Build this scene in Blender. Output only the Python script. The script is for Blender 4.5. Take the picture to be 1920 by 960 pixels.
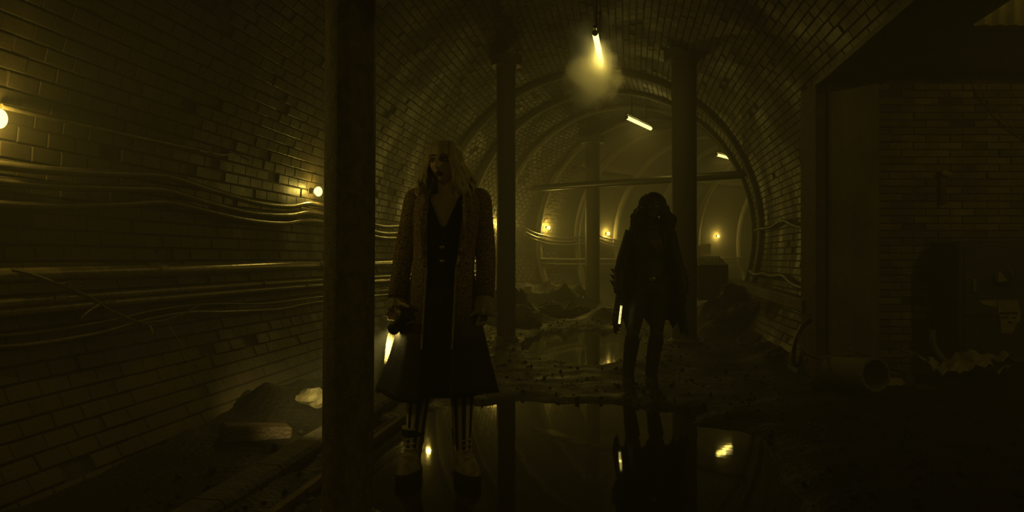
import bpy, bmesh, math, random
import numpy as np
from mathutils import Vector, Matrix, noise
PI = math.pi
random.seed(7)
rng = np.random.default_rng(7)
for o in list(bpy.data.objects): bpy.data.objects.remove(o)
S = bpy.context.scene
COL = S.collection

# ------------------------------------------------------------------ camera
F, CX, HY, CH = 1500.0, 960.0, 484.0, 1.174       # focal length (px), centre x, horizon y, camera height (m)
cam = bpy.data.cameras.new('camera'); camo = bpy.data.objects.new('camera', cam); COL.objects.link(camo)
cam.sensor_width = 36; cam.lens = F / 1920 * 36
camo.location = (0, 0, CH); camo.rotation_euler = (PI/2 + math.atan(4/F), 0, 0)
cam.clip_start = .05; cam.clip_end = 200
S.camera = camo
# ------------------------------------------------------------------ world: dark, hazy air
HAZE = .040
W = bpy.data.worlds.new('world'); S.world = W; W.use_nodes = True
nt = W.node_tree; nt.nodes.clear()
wo = nt.nodes.new('ShaderNodeOutputWorld'); bg = nt.nodes.new('ShaderNodeBackground')
bg.inputs[0].default_value = (.5, .42, .1, 1); bg.inputs[1].default_value = 0.0
vs = nt.nodes.new('ShaderNodeVolumeScatter'); vs.inputs['Color'].default_value = (.9, .9, .85, 1)
vs.inputs['Density'].default_value = HAZE; vs.inputs['Anisotropy'].default_value = .2
nt.links.new(bg.outputs[0], wo.inputs[0]); nt.links.new(vs.outputs[0], wo.inputs['Volume'])
S.view_settings.view_transform = 'Standard'; S.view_settings.look = 'None'
S.view_settings.gamma = 1; S.view_settings.use_curve_mapping = False
S.view_settings.exposure = -0.22
LAMP = (1.0, .72, .11)          # sodium-yellow lamps
P_NEAR, P_BULB, P_TUBE, P_REAR, P_TORCH, P_BATON, P_SIDE = 8.5, 46.0, 10.0, 15.0, 150.0, .15, 32.0

# ------------------------------------------------------------------ tunnel geometry
R, HC = 2.7, 1.6
_hu = np.array([-12, 8, 11, 13.5, 16, 18, 22, 26, 30, 36, 46.]); _hd = np.radians([7.5, 7.5, 8, 9.8, 19, 30, 45, 60, 70, 85, 92.])
DU = .05
US = np.arange(-12, 42, DU)
HD = np.interp(US, _hu, _hd)
CXs = np.concatenate([[0], np.cumsum(np.sin((HD[1:]+HD[:-1])/2)*DU)])
CYs = np.concatenate([[0], np.cumsum(np.cos((HD[1:]+HD[:-1])/2)*DU)])
i0 = int(np.argmin(np.abs(US-3.64))); CXs += .03-CXs[i0]; CYs += 3.64-CYs[i0]
def cen(u): return np.interp(u, US, CXs), np.interp(u, US, CYs), np.interp(u, US, HD)
def TP(u, v, z):                         # tunnel coordinates (along, lateral, height) to world
    x, y, h = cen(u); return Vector((x + v*math.cos(h), y - v*math.sin(h), z))
def TA(u, deg, r):                       # angle round the bore: 0 left, 90 crown, 180 right
    a = math.radians(deg); return TP(u, -r*math.cos(a), HC + r*math.sin(a))
def uv_of(x, y):
    d = (CXs-x)**2 + (CYs-y)**2; i = int(np.argmin(d)); h = HD[i]
    return US[i], (x-CXs[i])*math.cos(h) - (y-CYs[i])*math.sin(h)
def at(px, py, Y): return Vector(((px-CX)/F*Y, Y, CH-(py-HY)/F*Y))
def gnd(px, py, z=0): return at(px, py, F*(CH-z)/(py-HY))
def onwall(px, py, off=.0):              # where the sight line meets the bore wall (minus a stand-off)
    for Y in np.arange(2.0, 40, .04):
        p = at(px, py, Y); u, v = uv_of(p.x, p.y)
        if math.hypot(v, p.z-HC) >= R-off: return p
    return p

# ------------------------------------------------------------------ mesh helpers
class MB:
    def __init__(s): s.v = []; s.f = []; s.m = []; s.mi = 0
    def add(s, vs, fs):
        b = len(s.v); s.v += [tuple(x) for x in vs]; s.f += [tuple(i+b for i in f) for f in fs]; s.m += [s.mi]*len(fs); return s
    def box(s, c, d, M=None, ch=0.0):
        hx, hy, hz = d[0]/2, d[1]/2, d[2]/2; bm = bmesh.new(); bmesh.ops.create_cube(bm, size=1)
        for v in bm.verts: v.co = Vector((v.co.x*d[0], v.co.y*d[1], v.co.z*d[2]))
        if ch: bmesh.ops.bevel(bm, geom=bm.edges[:], offset=ch, segments=1, affect='EDGES')
        bm.verts.index_update()
        vs = [((M @ v.co) if M else v.co) + Vector(c) for v in bm.verts]
        fs = [[v.index for v in f.verts] for f in bm.faces]; bm.free(); return s.add(vs, fs)
    def loft(s, rings, closed=True, cap=True):
        n = len(rings[0]); vs = [p for r in rings for p in r]; fs = []
        for i in range(len(rings)-1):
            for j in range(n if closed else n-1):
                k = (j+1) % n; fs.append((i*n+j, i*n+k, (i+1)*n+k, (i+1)*n+j))
        if cap and closed: fs.append(tuple(range(n-1, -1, -1))); fs.append(tuple((len(rings)-1)*n+j for j in range(n)))
        return s.add(vs, fs)
    def tube(s, pts, rad, n=10, cap=True, flat=1.0):
        pts = [Vector(p) for p in pts]; N = len(pts)
        rad = [rad]*N if not hasattr(rad, '__len__') else list(rad)
        if len(rad) != N: rad = list(np.interp(np.linspace(0, 1, N), np.linspace(0, 1, len(rad)), rad))
        t0 = (pts[1]-pts[0]).normalized(); up = Vector((0, 0, 1)) if abs(t0.z) < .9 else Vector((0, 1, 0))
        a = t0.cross(up).normalized(); rings = []
        for i, p in enumerate(pts):
            t = (pts[min(i+1, N-1)]-pts[max(i-1, 0)])
            t = t.normalized() if t.length > 1e-9 else t0
            a = (a - t*a.dot(t)); a = a.normalized() if a.length > 1e-6 else t.orthogonal().normalized()
            b = t.cross(a)
            rings.append([p + (a*math.cos(2*PI*k/n) + b*math.sin(2*PI*k/n)*flat)*rad[i] for k in range(n)])
        return s.loft(rings, True, cap)
    def ell(s, c, r, nu=16, nv=10, M=None):
        c = Vector(c); rings = []
        for i in range(nv+1):
            th = PI*i/nv; th = min(max(th, .02), PI-.02)
            ring = []
            for k in range(nu):
                q = Vector((r[0]*math.sin(th)*math.cos(2*PI*k/nu), r[1]*math.sin(th)*math.sin(2*PI*k/nu), -r[2]*math.cos(th)))
                ring.append(c + ((M @ q) if M else q))
            rings.append(ring)
        return s.loft(rings)
    def build(s, name, mats, parent=None, smooth=True, auto=False):
        off = Vector((0, 0, 0)); p = parent
        while p: off += p.location; p = p.parent
        me = bpy.data.meshes.new(name)
        me.from_pydata([(x[0]-off.x, x[1]-off.y, x[2]-off.z) for x in s.v], [], s.f)
        if not isinstance(mats, (list, tuple)): mats = [mats]
        for m in mats: me.materials.append(m)
        if len(mats) > 1: me.polygons.foreach_set('material_index', s.m)
        if smooth: me.polygons.foreach_set('use_smooth', [True]*len(me.polygons))
        bm = bmesh.new(); bm.from_mesh(me); bmesh.ops.recalc_face_normals(bm, faces=bm.faces[:])
        if smooth:
            for e in bm.edges:
                if len(e.link_faces) == 2 and e.calc_face_angle(0) > math.radians(42): e.smooth = False
        bm.to_mesh(me); bm.free()
        o = bpy.data.objects.new(name, me); COL.objects.link(o)
        if parent: o.parent = parent
        return o
def smoothpath(pts, n=8):
    pts = [Vector(p) for p in pts]; P = [pts[0]*2-pts[1]] + pts + [pts[-1]*2-pts[-2]]; out = []
    for i in range(1, len(P)-2):
        for k in range(n):
            t = k/n; a, b, c, d = P[i-1], P[i], P[i+1], P[i+2]
            out.append(.5*((2*b) + (c-a)*t + (2*a-5*b+4*c-d)*t*t + (3*b-a-3*c+d)*t**3))
    out.append(pts[-1]); return out
def thing(name, label, cat, loc=(0, 0, 0), group=None):
    o = bpy.data.objects.new(name, None); COL.objects.link(o); o.location = loc; o.empty_display_size = .1
    o['label'] = label; o['category'] = cat
    if group: o['group'] = group
    return o
def tag(o, label, cat, group=None, kind=None):
    o['label'] = label; o['category'] = cat
    if group: o['group'] = group
    if kind: o['kind'] = kind
    return o
def struct(o, label=None):
    o['kind'] = 'structure'
    if label: o['label'] = label
    return o
def shell(o, t, off=0):
    m = o.modifiers.new('solid', 'SOLIDIFY'); m.thickness = t; m.offset = off; return o
def frame(d, up=(0, 0, 1)):
    z = Vector(d).normalized(); x = Vector(up).cross(z)
    x = x.normalized() if x.length > 1e-5 else z.orthogonal().normalized(); y = z.cross(x)
    return Matrix((x, y, z)).transposed()

# ------------------------------------------------------------------ materials
def mat(name, c1, c2=None, rough=.7, scale=6, bump=.0, bscale=40, metal=0, spec=.5, rough2=None, stretch=(1, 1, 1), rand=0.0, coords='pos', detail=6):
    m = bpy.data.materials.new(name); m.use_nodes = True; n = m.node_tree; b = n.nodes['Principled BSDF']
    b.inputs['Roughness'].default_value = rough; b.inputs['Metallic'].default_value = metal
    b.inputs['Specular IOR Level'].default_value = spec
    L = n.links.new
    if coords == 'pos': src = n.nodes.new('ShaderNodeNewGeometry').outputs['Position']
    else: src = n.nodes.new('ShaderNodeTexCoord').outputs['Object']
    mp = n.nodes.new('ShaderNodeMapping'); mp.inputs['Scale'].default_value = stretch; L(src, mp.inputs[0])
    nz = n.nodes.new('ShaderNodeTexNoise'); nz.inputs['Scale'].default_value = scale; nz.inputs['Detail'].default_value = detail; nz.inputs['Roughness'].default_value = .65
    L(mp.outputs[0], nz.inputs['Vector'])
    c2 = c2 or tuple(x*.6 for x in c1)
    cr = n.nodes.new('ShaderNodeValToRGB'); cr.color_ramp.elements[0].position = .36; cr.color_ramp.elements[1].position = .66
    cr.color_ramp.elements[0].color = (*c2, 1); cr.color_ramp.elements[1].color = (*c1, 1)
    L(nz.outputs[0], cr.inputs[0]); out = cr.outputs[0]
    if rand:
        oi = n.nodes.new('ShaderNodeObjectInfo'); ge = n.nodes.new('ShaderNodeNewGeometry')
        ad = n.nodes.new('ShaderNodeMath'); ad.operation = 'ADD'; fr = n.nodes.new('ShaderNodeMath'); fr.operation = 'FRACT'
        L(oi.outputs['Random'], ad.inputs[0]); L(ge.outputs['Random Per Island'], ad.inputs[1]); L(ad.outputs[0], fr.inputs[0])
        mr = n.nodes.new('ShaderNodeMapRange'); mr.inputs['To Min'].default_value = 1-rand; mr.inputs['To Max'].default_value = 1+rand*.6
        L(fr.outputs[0], mr.inputs[0])
        mx = n.nodes.new('ShaderNodeMix'); mx.data_type = 'RGBA'; mx.blend_type = 'MULTIPLY'; mx.inputs[0].default_value = 1
        L(out, mx.inputs[6]); L(mr.outputs[0], mx.inputs[7]); out = mx.outputs[2]
    L(out, b.inputs['Base Color'])
    if rough2 is not None:
        mr2 = n.nodes.new('ShaderNodeMapRange'); mr2.inputs['To Min'].default_value = rough; mr2.inputs['To Max'].default_value = rough2
        mr2.inputs['From Min'].default_value = .35; mr2.inputs['From Max'].default_value = .65
        L(nz.outputs[0], mr2.inputs[0]); L(mr2.outputs[0], b.inputs['Roughness'])
    if bump:
        nb = n.nodes.new('ShaderNodeTexNoise'); nb.inputs['Scale'].default_value = bscale; nb.inputs['Detail'].default_value = 5; L(src, nb.inputs['Vector'])
        bp = n.nodes.new('ShaderNodeBump'); bp.inputs['Strength'].default_value = bump; bp.inputs['Distance'].default_value = .02
        L(nb.outputs[0], bp.inputs['Height']); L(bp.outputs[0], b.inputs['Normal'])
    return m
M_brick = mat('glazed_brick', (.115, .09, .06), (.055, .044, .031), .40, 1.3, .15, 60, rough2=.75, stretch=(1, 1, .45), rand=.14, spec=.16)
def shade_crown(m):                         # patchy darkening towards the crown, painting shade into the brick colour
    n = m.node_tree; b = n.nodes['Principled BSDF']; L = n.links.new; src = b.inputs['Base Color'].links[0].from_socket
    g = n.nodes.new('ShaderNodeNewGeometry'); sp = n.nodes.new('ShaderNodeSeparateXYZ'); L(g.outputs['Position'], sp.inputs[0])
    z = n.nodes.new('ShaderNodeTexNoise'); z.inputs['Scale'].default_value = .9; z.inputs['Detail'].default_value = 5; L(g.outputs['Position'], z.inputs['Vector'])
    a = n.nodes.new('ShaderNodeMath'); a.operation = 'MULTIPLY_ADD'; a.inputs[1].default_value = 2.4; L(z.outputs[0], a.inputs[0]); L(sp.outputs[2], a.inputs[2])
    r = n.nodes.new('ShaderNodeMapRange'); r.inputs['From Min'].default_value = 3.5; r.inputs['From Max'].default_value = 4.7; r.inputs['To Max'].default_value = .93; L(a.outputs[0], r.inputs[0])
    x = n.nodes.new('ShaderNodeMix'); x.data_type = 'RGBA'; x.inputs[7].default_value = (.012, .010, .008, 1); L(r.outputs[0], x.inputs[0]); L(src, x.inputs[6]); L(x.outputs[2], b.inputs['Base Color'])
shade_crown(M_brick)
M_mortar = mat('mortar', (.055, .044, .03), (.03, .025, .018), .9, 5, .5, 50)
M_side = mat('old_brick', (.27, .21, .14), (.09, .08, .06), .75, 2.6, .7, 45, rand=.45)
M_plaster = mat('stained_concrete', (.20, .18, .13), (.09, .085, .065), .75, 3, .5, 30, stretch=(1, 1, .5))
M_iron = mat('painted_iron', (.10, .085, .06), (.05, .042, .03), .5, 9, .5, 70)
M_col = mat('column_paint', (.24, .195, .13), (.12, .097, .066), .55, 30, .5, 160, stretch=(1, 1, .6))
M_rust = mat('rusty_steel', (.12, .075, .04), (.05, .03, .02), .7, 8, .5, 60)
M_cable = mat('cable_rubber', (.15, .12, .085), (.08, .066, .046), .30, 12, .1, 40)
M_pipe = mat('pipe_metal', (.30, .24, .16), (.14, .11, .075), .30, 10, .1, 50, metal=.3)
M_mud = mat('wet_mud', (.016, .0125, .008), (.007, .0055, .004), .42, 3.2, .9, 26, rough2=.8, spec=.18)
M_rock = mat('rubble_stone', (.06, .048, .034), (.022, .018, .013), .75, 7, .8, 22)
M_wood = mat('wet_timber', (.075, .05, .03), (.03, .02, .012), .6, 12, .5, 50, stretch=(.3, .3, 2))
M_root = mat('dry_root', (.20, .16, .10), (.08, .065, .04), .8, 20)
M_black = mat('black_plastic', (.012, .011, .009), (.006, .006, .005), .45, 20)
M_paper = mat('aged_paper', (.34, .29, .18), (.16, .13, .08), .85, 9)
M_ink = mat('printing_ink', (.02, .018, .012), None, .8, 20)
M_sheet = mat('pale_plastic', (.30, .27, .18), (.15, .13, .09), .4, 6, .3, 20)
M_cab = mat('cabinet_paint', (.05, .047, .036), (.025, .023, .018), .5, 6, .3, 40)
M_corr = mat('galvanised_sheet', (.45, .40, .27), (.25, .22, .14), .5, 4, .1, 20)
M_skin = mat('skin', (.68, .51, .38), (.60, .44, .32), .5, 14, .05, 120, coords='obj')
M_skin2 = mat('brown_skin', (.26, .15, .09), (.20, .11, .065), .45, 14, coords='obj')
M_shadow = mat('smoky_eye_makeup', (.16, .11, .08), (.10, .07, .05), .6, 30, coords='obj')
M_lip = mat('dark_lipstick', (.26, .12, .09), (.18, .08, .06), .4, 40, coords='obj')
M_eye = mat('eye_white', (.55, .52, .45), None, .15, 5)
M_iris = mat('iris', (.05, .06, .06), (.02, .02, .02), .1, 60)
M_blonde = mat('platinum_hair', (.80, .68, .45), (.5, .41, .26), .45, 40, coords='obj', stretch=(1, 1, .15))
M_dkhair = mat('dark_curly_hair', (.018, .012, .008), (.008, .006, .004), .5, 40, coords='obj')
M_vest = mat('black_velvet', (.007, .006, .005), (.004, .004, .003), .85, 30, coords='obj', spec=.2)
M_skirt = mat('maroon_pleats', (.035, .017, .012), (.016, .008, .006), .8, 30, coords='obj', stretch=(1, 1, .05))
M_lace = mat('cream_lace', (.78, .68, .50), (.45, .38, .26), .85, 90, .8, 140, coords='obj')
M_button = mat('brass_button', (.45, .36, .18), (.3, .23, .1), .35, 40, metal=.8, coords='obj')
M_trim = mat('gold_braid', (.60, .48, .28), (.22, .17, .09), .6, 120, .6, 200, coords='obj')
M_strA = mat('white_stocking', (.72, .63, .48), (.6, .52, .38), .8, 30, coords='obj')
M_strB = mat('black_stocking', (.012, .011, .009), None, .8, 30, coords='obj')
M_boot = mat('scuffed_leather', (.42, .35, .24), (.16, .13, .09), .5, 14, .3, 60, coords='obj')
M_sole = mat('boot_sole', (.02, .018, .014), None, .6, 30)
M_suit = mat('dark_armour_suit', (.016, .014, .011), (.009, .008, .007), .42, 30, .3, 160, coords='obj')
M_cape = mat('black_cape', (.010, .009, .007), (.006, .005, .004), .7, 20, .3, 60, coords='obj')
M_gaunt = mat('gauntlet_red', (.05, .02, .013), (.025, .012, .008), .5, 20, coords='obj')
M_emblem = mat('dull_red_emblem', (.20, .06, .03), (.11, .035, .02), .5, 20, coords='obj')
M_mask = mat('grey_mask', (.045, .043, .033), (.025, .024, .018), .4, 18, coords='obj')
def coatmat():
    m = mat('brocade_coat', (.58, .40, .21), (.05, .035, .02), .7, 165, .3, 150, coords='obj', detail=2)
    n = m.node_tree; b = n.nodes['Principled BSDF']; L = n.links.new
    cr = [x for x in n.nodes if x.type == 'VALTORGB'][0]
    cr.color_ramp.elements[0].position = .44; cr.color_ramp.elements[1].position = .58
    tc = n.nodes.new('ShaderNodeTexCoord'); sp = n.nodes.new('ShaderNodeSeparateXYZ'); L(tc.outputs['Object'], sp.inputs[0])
    mr = n.nodes.new('ShaderNodeMapRange'); mr.inputs['From Min'].default_value = .72; mr.inputs['From Max'].default_value = 1.15   # brocade blends to black downwards, painting the dim light into the skirts
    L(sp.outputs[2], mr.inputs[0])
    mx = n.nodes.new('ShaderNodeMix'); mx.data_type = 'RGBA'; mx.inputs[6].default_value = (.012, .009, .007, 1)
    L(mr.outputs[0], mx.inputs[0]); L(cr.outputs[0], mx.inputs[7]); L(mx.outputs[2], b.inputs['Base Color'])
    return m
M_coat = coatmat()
def glowmat(name, col, tr=True):
    m = bpy.data.materials.new(name); m.use_nodes = True; n = m.node_tree; n.nodes.clear()
    o = n.nodes.new('ShaderNodeOutputMaterial'); e = n.nodes.new('ShaderNodeEmission'); e.inputs[0].default_value = (*[c/max(col) for c in col], 1); e.inputs[1].default_value = max(col)
    if tr:
        t = n.nodes.new('ShaderNodeBsdfTransparent'); a = n.nodes.new('ShaderNodeAddShader')
        n.links.new(e.outputs[0], a.inputs[0]); n.links.new(t.outputs[0], a.inputs[1]); n.links.new(a.outputs[0], o.inputs[0])
    else: n.links.new(e.outputs[0], o.inputs[0])
    return m
M_glow = glowmat('lamp_glass', (2.4, 1.95, .46)); M_tubeglow = glowmat('lit_tube', (2.0, 1.65, .48))
M_lens = glowmat('torch_lens', (3.0, 2.4, .6))
def watermat():
    m = bpy.data.materials.new('muddy_water'); m.use_nodes = True; n = m.node_tree; b = n.nodes['Principled BSDF']
    b.inputs['Base Color'].default_value = (.012, .009, .005, 1); b.inputs['Roughness'].default_value = .035; b.inputs['IOR'].default_value = 1.22
    g = n.nodes.new('ShaderNodeNewGeometry'); z = n.nodes.new('ShaderNodeTexNoise'); z.inputs['Scale'].default_value = 5; n.links.new(g.outputs['Position'], z.inputs['Vector'])
    p = n.nodes.new('ShaderNodeBump'); p.inputs['Strength'].default_value = .05; p.inputs['Distance'].default_value = .01
    n.links.new(z.outputs[0], p.inputs['Height']); n.links.new(p.outputs[0], b.inputs['Normal']); return m
M_water = watermat()
def lamp(name, loc, power, parent, radius=.03, kind='POINT', col=LAMP):
    l = bpy.data.lights.new(name, kind); l.energy = power; l.color = col; l.shadow_soft_size = radius
    o = bpy.data.objects.new(name, l); COL.objects.link(o)
    off = Vector((0, 0, 0)); p = parent
    while p: off += p.location; p = p.parent
    o.location = Vector(loc)-off; o.parent = parent; return o

# ================================================================== LARGE STRUCTURE
U0, U1, UOP = -11.0, 41.0, 8.35          # start, end, and where the right-hand opening ends
def shellmesh(name, a0, a1, u0, u1, r=R+.070, na=24, du=.4):
    mb = MB(); us = np.arange(u0, u1+.001, du)
    mb.loft([[TA(u, a0+(a1-a0)*k/na, r) for k in range(na+1)] for u in us], False)
    o = mb.build(name, M_mortar); shell(o, .12, 0); struct(o); return o
SPR = 152.0                              # springing angle above the opening
wall_left = shellmesh('wall_left', -46, 42, U0, U1)
ceiling = shellmesh('ceiling', 42, SPR, U0, U1)
wall_right = shellmesh('wall_right', SPR, 226, UOP, U1)
# bore bricks ------------------------------------------------------
BL, BH = .225, .09
def brick_mesh(L, H, D, name, m):
    mb = MB(); g = .0045; L -= 1.1*g; H -= 2*g; c = .005
    def rect(l, h, d): return [(-l/2, -h/2, d), (l/2, -h/2, d), (l/2, h/2, d), (-l/2, h/2, d)]
    mb.loft([rect(L, H, -D), rect(L, H, -c), rect(L-2*c, H-2*c, 0)], True, False)
    mb.f.append((8, 9, 10, 11)); mb.m.append(0)
    me = bpy.data.meshes.new(name); me.from_pydata(mb.v, [], mb.f); me.materials.append(m); return me, np.array(mb.v), mb.f
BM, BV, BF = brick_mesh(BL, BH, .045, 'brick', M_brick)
def place_bricks(frames, parent, me, V, Fc, m, name='brick', cap=300):
    """frames: list of 4x4 matrices; the ones showing largest become parts, the rest one joined part"""
    sc = []
    for i, Mx in enumerate(frames):
        p = Mx.translation; d = p - camo.location
        sx = CX + F*d.x/max(d.y, .01); sy = HY - F*d.z/max(d.y, .01)
        vis = d.y > .5 and -20 < sx < 1940 and -20 < sy < 980
        nrm = Mx.to_3x3() @ Vector((0, 0, 1)); a = abs(nrm.dot(d.normalized()))/d.length_squared
        sc.append(a if vis else 0)
    order = sorted(range(len(frames)), key=lambda i: -sc[i]); solo = [i for i in order[:cap] if sc[i] > 0]; ss = set(solo)
    for i in solo:
        o = bpy.data.objects.new(name, me); o.parent = parent; o.matrix_local = Matrix.Translation(-parent.location) @ frames[i]; COL.objects.link(o)
    allv = []; rest = [frames[i] for i in range(len(frames)) if i not in ss]
    if rest:
        Hm = np.hstack([V, np.ones((len(V), 1))])
        A = np.concatenate([(Hm @ np.array(Mx).T)[:, :3] for Mx in rest]) - np.array(parent.location)
        fs = [tuple(i+k*len(V) for i in f) for k in range(len(rest)) for f in Fc]
        me2 = bpy.data.meshes.new(name+'work'); me2.from_pydata(A.tolist(), [], fs); me2.materials.append(m)
        o = bpy.data.objects.new(name+'work', me2); o.parent = parent; COL.objects.link(o); o['kind'] = 'stuff'
def bore_frames(a0, a1, u0, u1, skip=None):
    out = []; da = math.degrees(BH/R); n = int(round((a1-a0)/da)); da = (a1-a0)/n
    for k in range(n):
        a = a0 + (k+.5)*da; row = int(round(a/da)); u = u0 + (BL/2 if row % 2 else 0)
        while u < u1:
            h = cen(u)[2]; ra = math.radians(a)
            step = BL / max(.6, 1.0)
            if not (skip and skip(u, a)) and rng.random() > .006:
                r = R - .002 + rng.normal(0, .0022) + (.012 if rng.random() < .03 else 0)
                x = Vector((math.sin(h), math.cos(h), 0)); rt = Vector((math.cos(h), -math.sin(h), 0))
                nrm = rt*math.cos(ra) + Vector((0, 0, -math.sin(ra)))          # inward
                y = nrm.cross(x); tilt = rng.normal(0, .006)
                nn = (nrm + x*tilt + y*rng.normal(0, .008)).normalized(); y2 = nn.cross(x).normalized(); x2 = y2.cross(nn)
                Mx = Matrix((x2, y2, nn)).transposed().to_4x4(); Mx.translation = TA(u, a, r); out.append(Mx)
            u += step
    return out
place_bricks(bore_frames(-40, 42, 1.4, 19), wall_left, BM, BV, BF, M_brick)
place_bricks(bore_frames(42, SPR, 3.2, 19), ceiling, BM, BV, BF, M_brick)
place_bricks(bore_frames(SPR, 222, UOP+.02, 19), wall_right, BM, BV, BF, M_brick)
# iron rings in the far bore ---------------------------------------
for k, u in enumerate(np.arange(13.4, 36, 1.6)):
    mb = MB(); rg = []
    for i in range(49):
        a = -38 + 256*i/48
        rg.append([TA(u-.09, a, R+.02), TA(u-.09, a, R-.04), TA(u-.06, a, R-.07), TA(u+.06, a, R-.07), TA(u+.09, a, R-.04), TA(u+.09, a, R+.02)])
    mb.loft(rg); struct(mb.build('trim_%d' % (k+1), M_plaster), 'iron arch ring of the tunnel lining')
# end walls
for nm, u in (('wall_back', U0), ('wall_end', U1)):
    mb = MB(); mb.add([TA(u, 360*i/32, R+.1) for i in range(32)], [tuple(range(32))]); o = mb.build(nm, M_mortar, smooth=False); shell(o, .1); struct(o)

# side chamber (right) ---------------------------------------------
YW = 7.75                                # the brick end wall faces the camera
def vx(u, v): p = TP(u, v, 0); return p.x, p.y
mb = MB(); mb.box((5.2, YW+.26, 1.35), (3.9, .4, 3.5)); wall_front = struct(mb.build('wall_front', M_mortar, smooth=False))
SM, SV, SF = brick_mesh(.235, .072, .06, 'rough_brick', M_side)
fr = []
rows = int(3.0/.072)
for r_ in range(rows):
    z = .0 + (r_+.5)*.072; x = 3.44 + (.118 if r_ % 2 else 0)
    while x < 6.9:
        if rng.random() > .03:
            big = .02 if (x < 3.75 and 1.55 < z < 2.75 and rng.random() < .5) else 0
            Mx = Matrix.Translation((x+.0, YW + .045 - abs(rng.normal(0, .009)) - big, z)) @ Matrix.Rotation(PI/2, 4, 'X') @ Matrix.Rotation(rng.normal(0, .012), 4, 'Z') @ Matrix.Rotation(rng.normal(0, .02), 4, 'Y')
            fr.append(Mx)
        x += .237
place_bricks(fr, wall_front, SM, SV, SF, M_side)
mb = MB(); mb.box((7.2, 1.0, 1.5), (.3, 14, 3.4)); struct(mb.build('wall_side', M_mortar, smooth=False))
mb = MB(); mb.box((5.1, -6.0, 1.5), (4.4, .3, 3.4)); struct(mb.build('wall_chamber', M_mortar, smooth=False))
# chamber roof: a low slab by the end wall, a corrugated fascia facing the camera, a higher slab nearer
mb = MB(); mb.box((5.3, 7.05, 3.10), (4.0, 1.5, .2)); struct(mb.build('trim_20', M_plaster, smooth=False), 'low concrete roof slab by the brick end wall')
mb = MB(); mb.box((5.1, .2, 3.9), (4.2, 12.4, .15)); struct(mb.build('trim_21', M_plaster, smooth=False), 'high roof slab of the side chamber')
mb = MB(); rg = []
for i in range(181):
    x = 3.05 + i*.022; dy = .020*math.sin(i*.022*2*PI/.115)
    rg.append([Vector((x, 6.27+dy, 3.0)), Vector((x, 6.27+dy, 3.4)), Vector((x, 6.27+dy, 3.84))])
mb.loft(rg, False); o = mb.build('corrugated_sheet', M_corr); shell(o, .004)
tag(o, 'pale corrugated metal sheet at the upper right corner above the girder', 'sheet')
# girder carrying the vault edge over the opening
g = thing('girder', 'dark steel girder running from the concrete pier up to the upper right', 'girder', TP(4, 2.6, 2.85))
mb = MB(); mb.loft([[TP(u, 2.36, 2.85), TP(u, 2.98, 2.85), TP(u, 2.98, 2.90), TP(u, 2.36, 2.90)] for u in np.linspace(-10, UOP-.1, 10)]); mb.build('bottom_flange', M_iron, g, False)
mb = MB(); mb.loft([[TP(u, 2.40, 2.90), TP(u, 2.47, 2.90), TP(u, 2.47, 3.55), TP(u, 2.40, 3.55)] for u in np.linspace(-10, UOP-.1, 10)]); mb.build('web', M_iron, g, False)
mb = MB(); mb.loft([[TP(u, 2.90, 2.90), TP(u, 2.97, 2.90), TP(u, 2.97, 3.5), TP(u, 2.90, 3.5)] for u in np.linspace(-10, UOP-.1, 10)]); mb.build('web', M_iron, g, False)
# pier
pb = at(1590, 700, YW)
g = thing('pier', 'stained square concrete pier beside the rough brick wall', 'pier', (pb.x, YW, 0))
xl = (1545-CX)/F*YW; xr = (1637-CX)/F*YW
mb = MB(); mb.box(((xl+xr)/2, YW+.1, 1.40), (xr-xl, .5, 2.95), ch=.015); mb.build('shaft', M_plaster, g, False)
mb = MB(); mb.box((xl-.055, YW+.12, 1.42), (.11, .42, 2.86), ch=.01); o = mb.build('edge_channel', M_rust, g, False); o['label'] = 'rust-brown steel channel on the pier edge'

# ------------------------------------------------------------------ floor
def poly_sd(x, y, P):                    # rough signed distance (positive inside)
    ins = False; d = 1e9; n = len(P)
    for i in range(n):
        x1, y1 = P[i]; x2, y2 = P[(i+1) % n]
        if (y1 > y) != (y2 > y) and x < (x2-x1)*(y-y1)/(y2-y1)+x1: ins = not ins
        t = max(0, min(1, ((x-x1)*(x2-x1)+(y-y1)*(y2-y1))/((x2-x1)**2+(y2-y1)**2))); d = min(d, math.hypot(x-x1-t*(x2-x1), y-y1-t*(y2-y1)))
    return d if ins else -d
POND = [(-1.02, 5.6), (-.5, 6.3), (0, 6.5), (.95, 6.45), (1.47, 5.95), (1.75, 5.1), (1.5, 4.2), (1.25, 3.6), (1.2, 2.2), (-1.0, 2.2), (-1.1, 3.6), (-1.05, 4.6)]
HEAPS = [(-1.62, 5.75, .5, .30), (-.05, 14.6, .75, .62), (.9, 17.5, 1.0, .55), (1.5, 18.6, .8, .5), (3.0, 8.9, .5, .12), (3.0, 11.6, .5, .2), (4.2, 6.6, 1.1, .22), (5.4, 6.9, .9, .3), (3.5, 13.5, .8, .4), (1.7, 14.8, .6, .18)]
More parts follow.
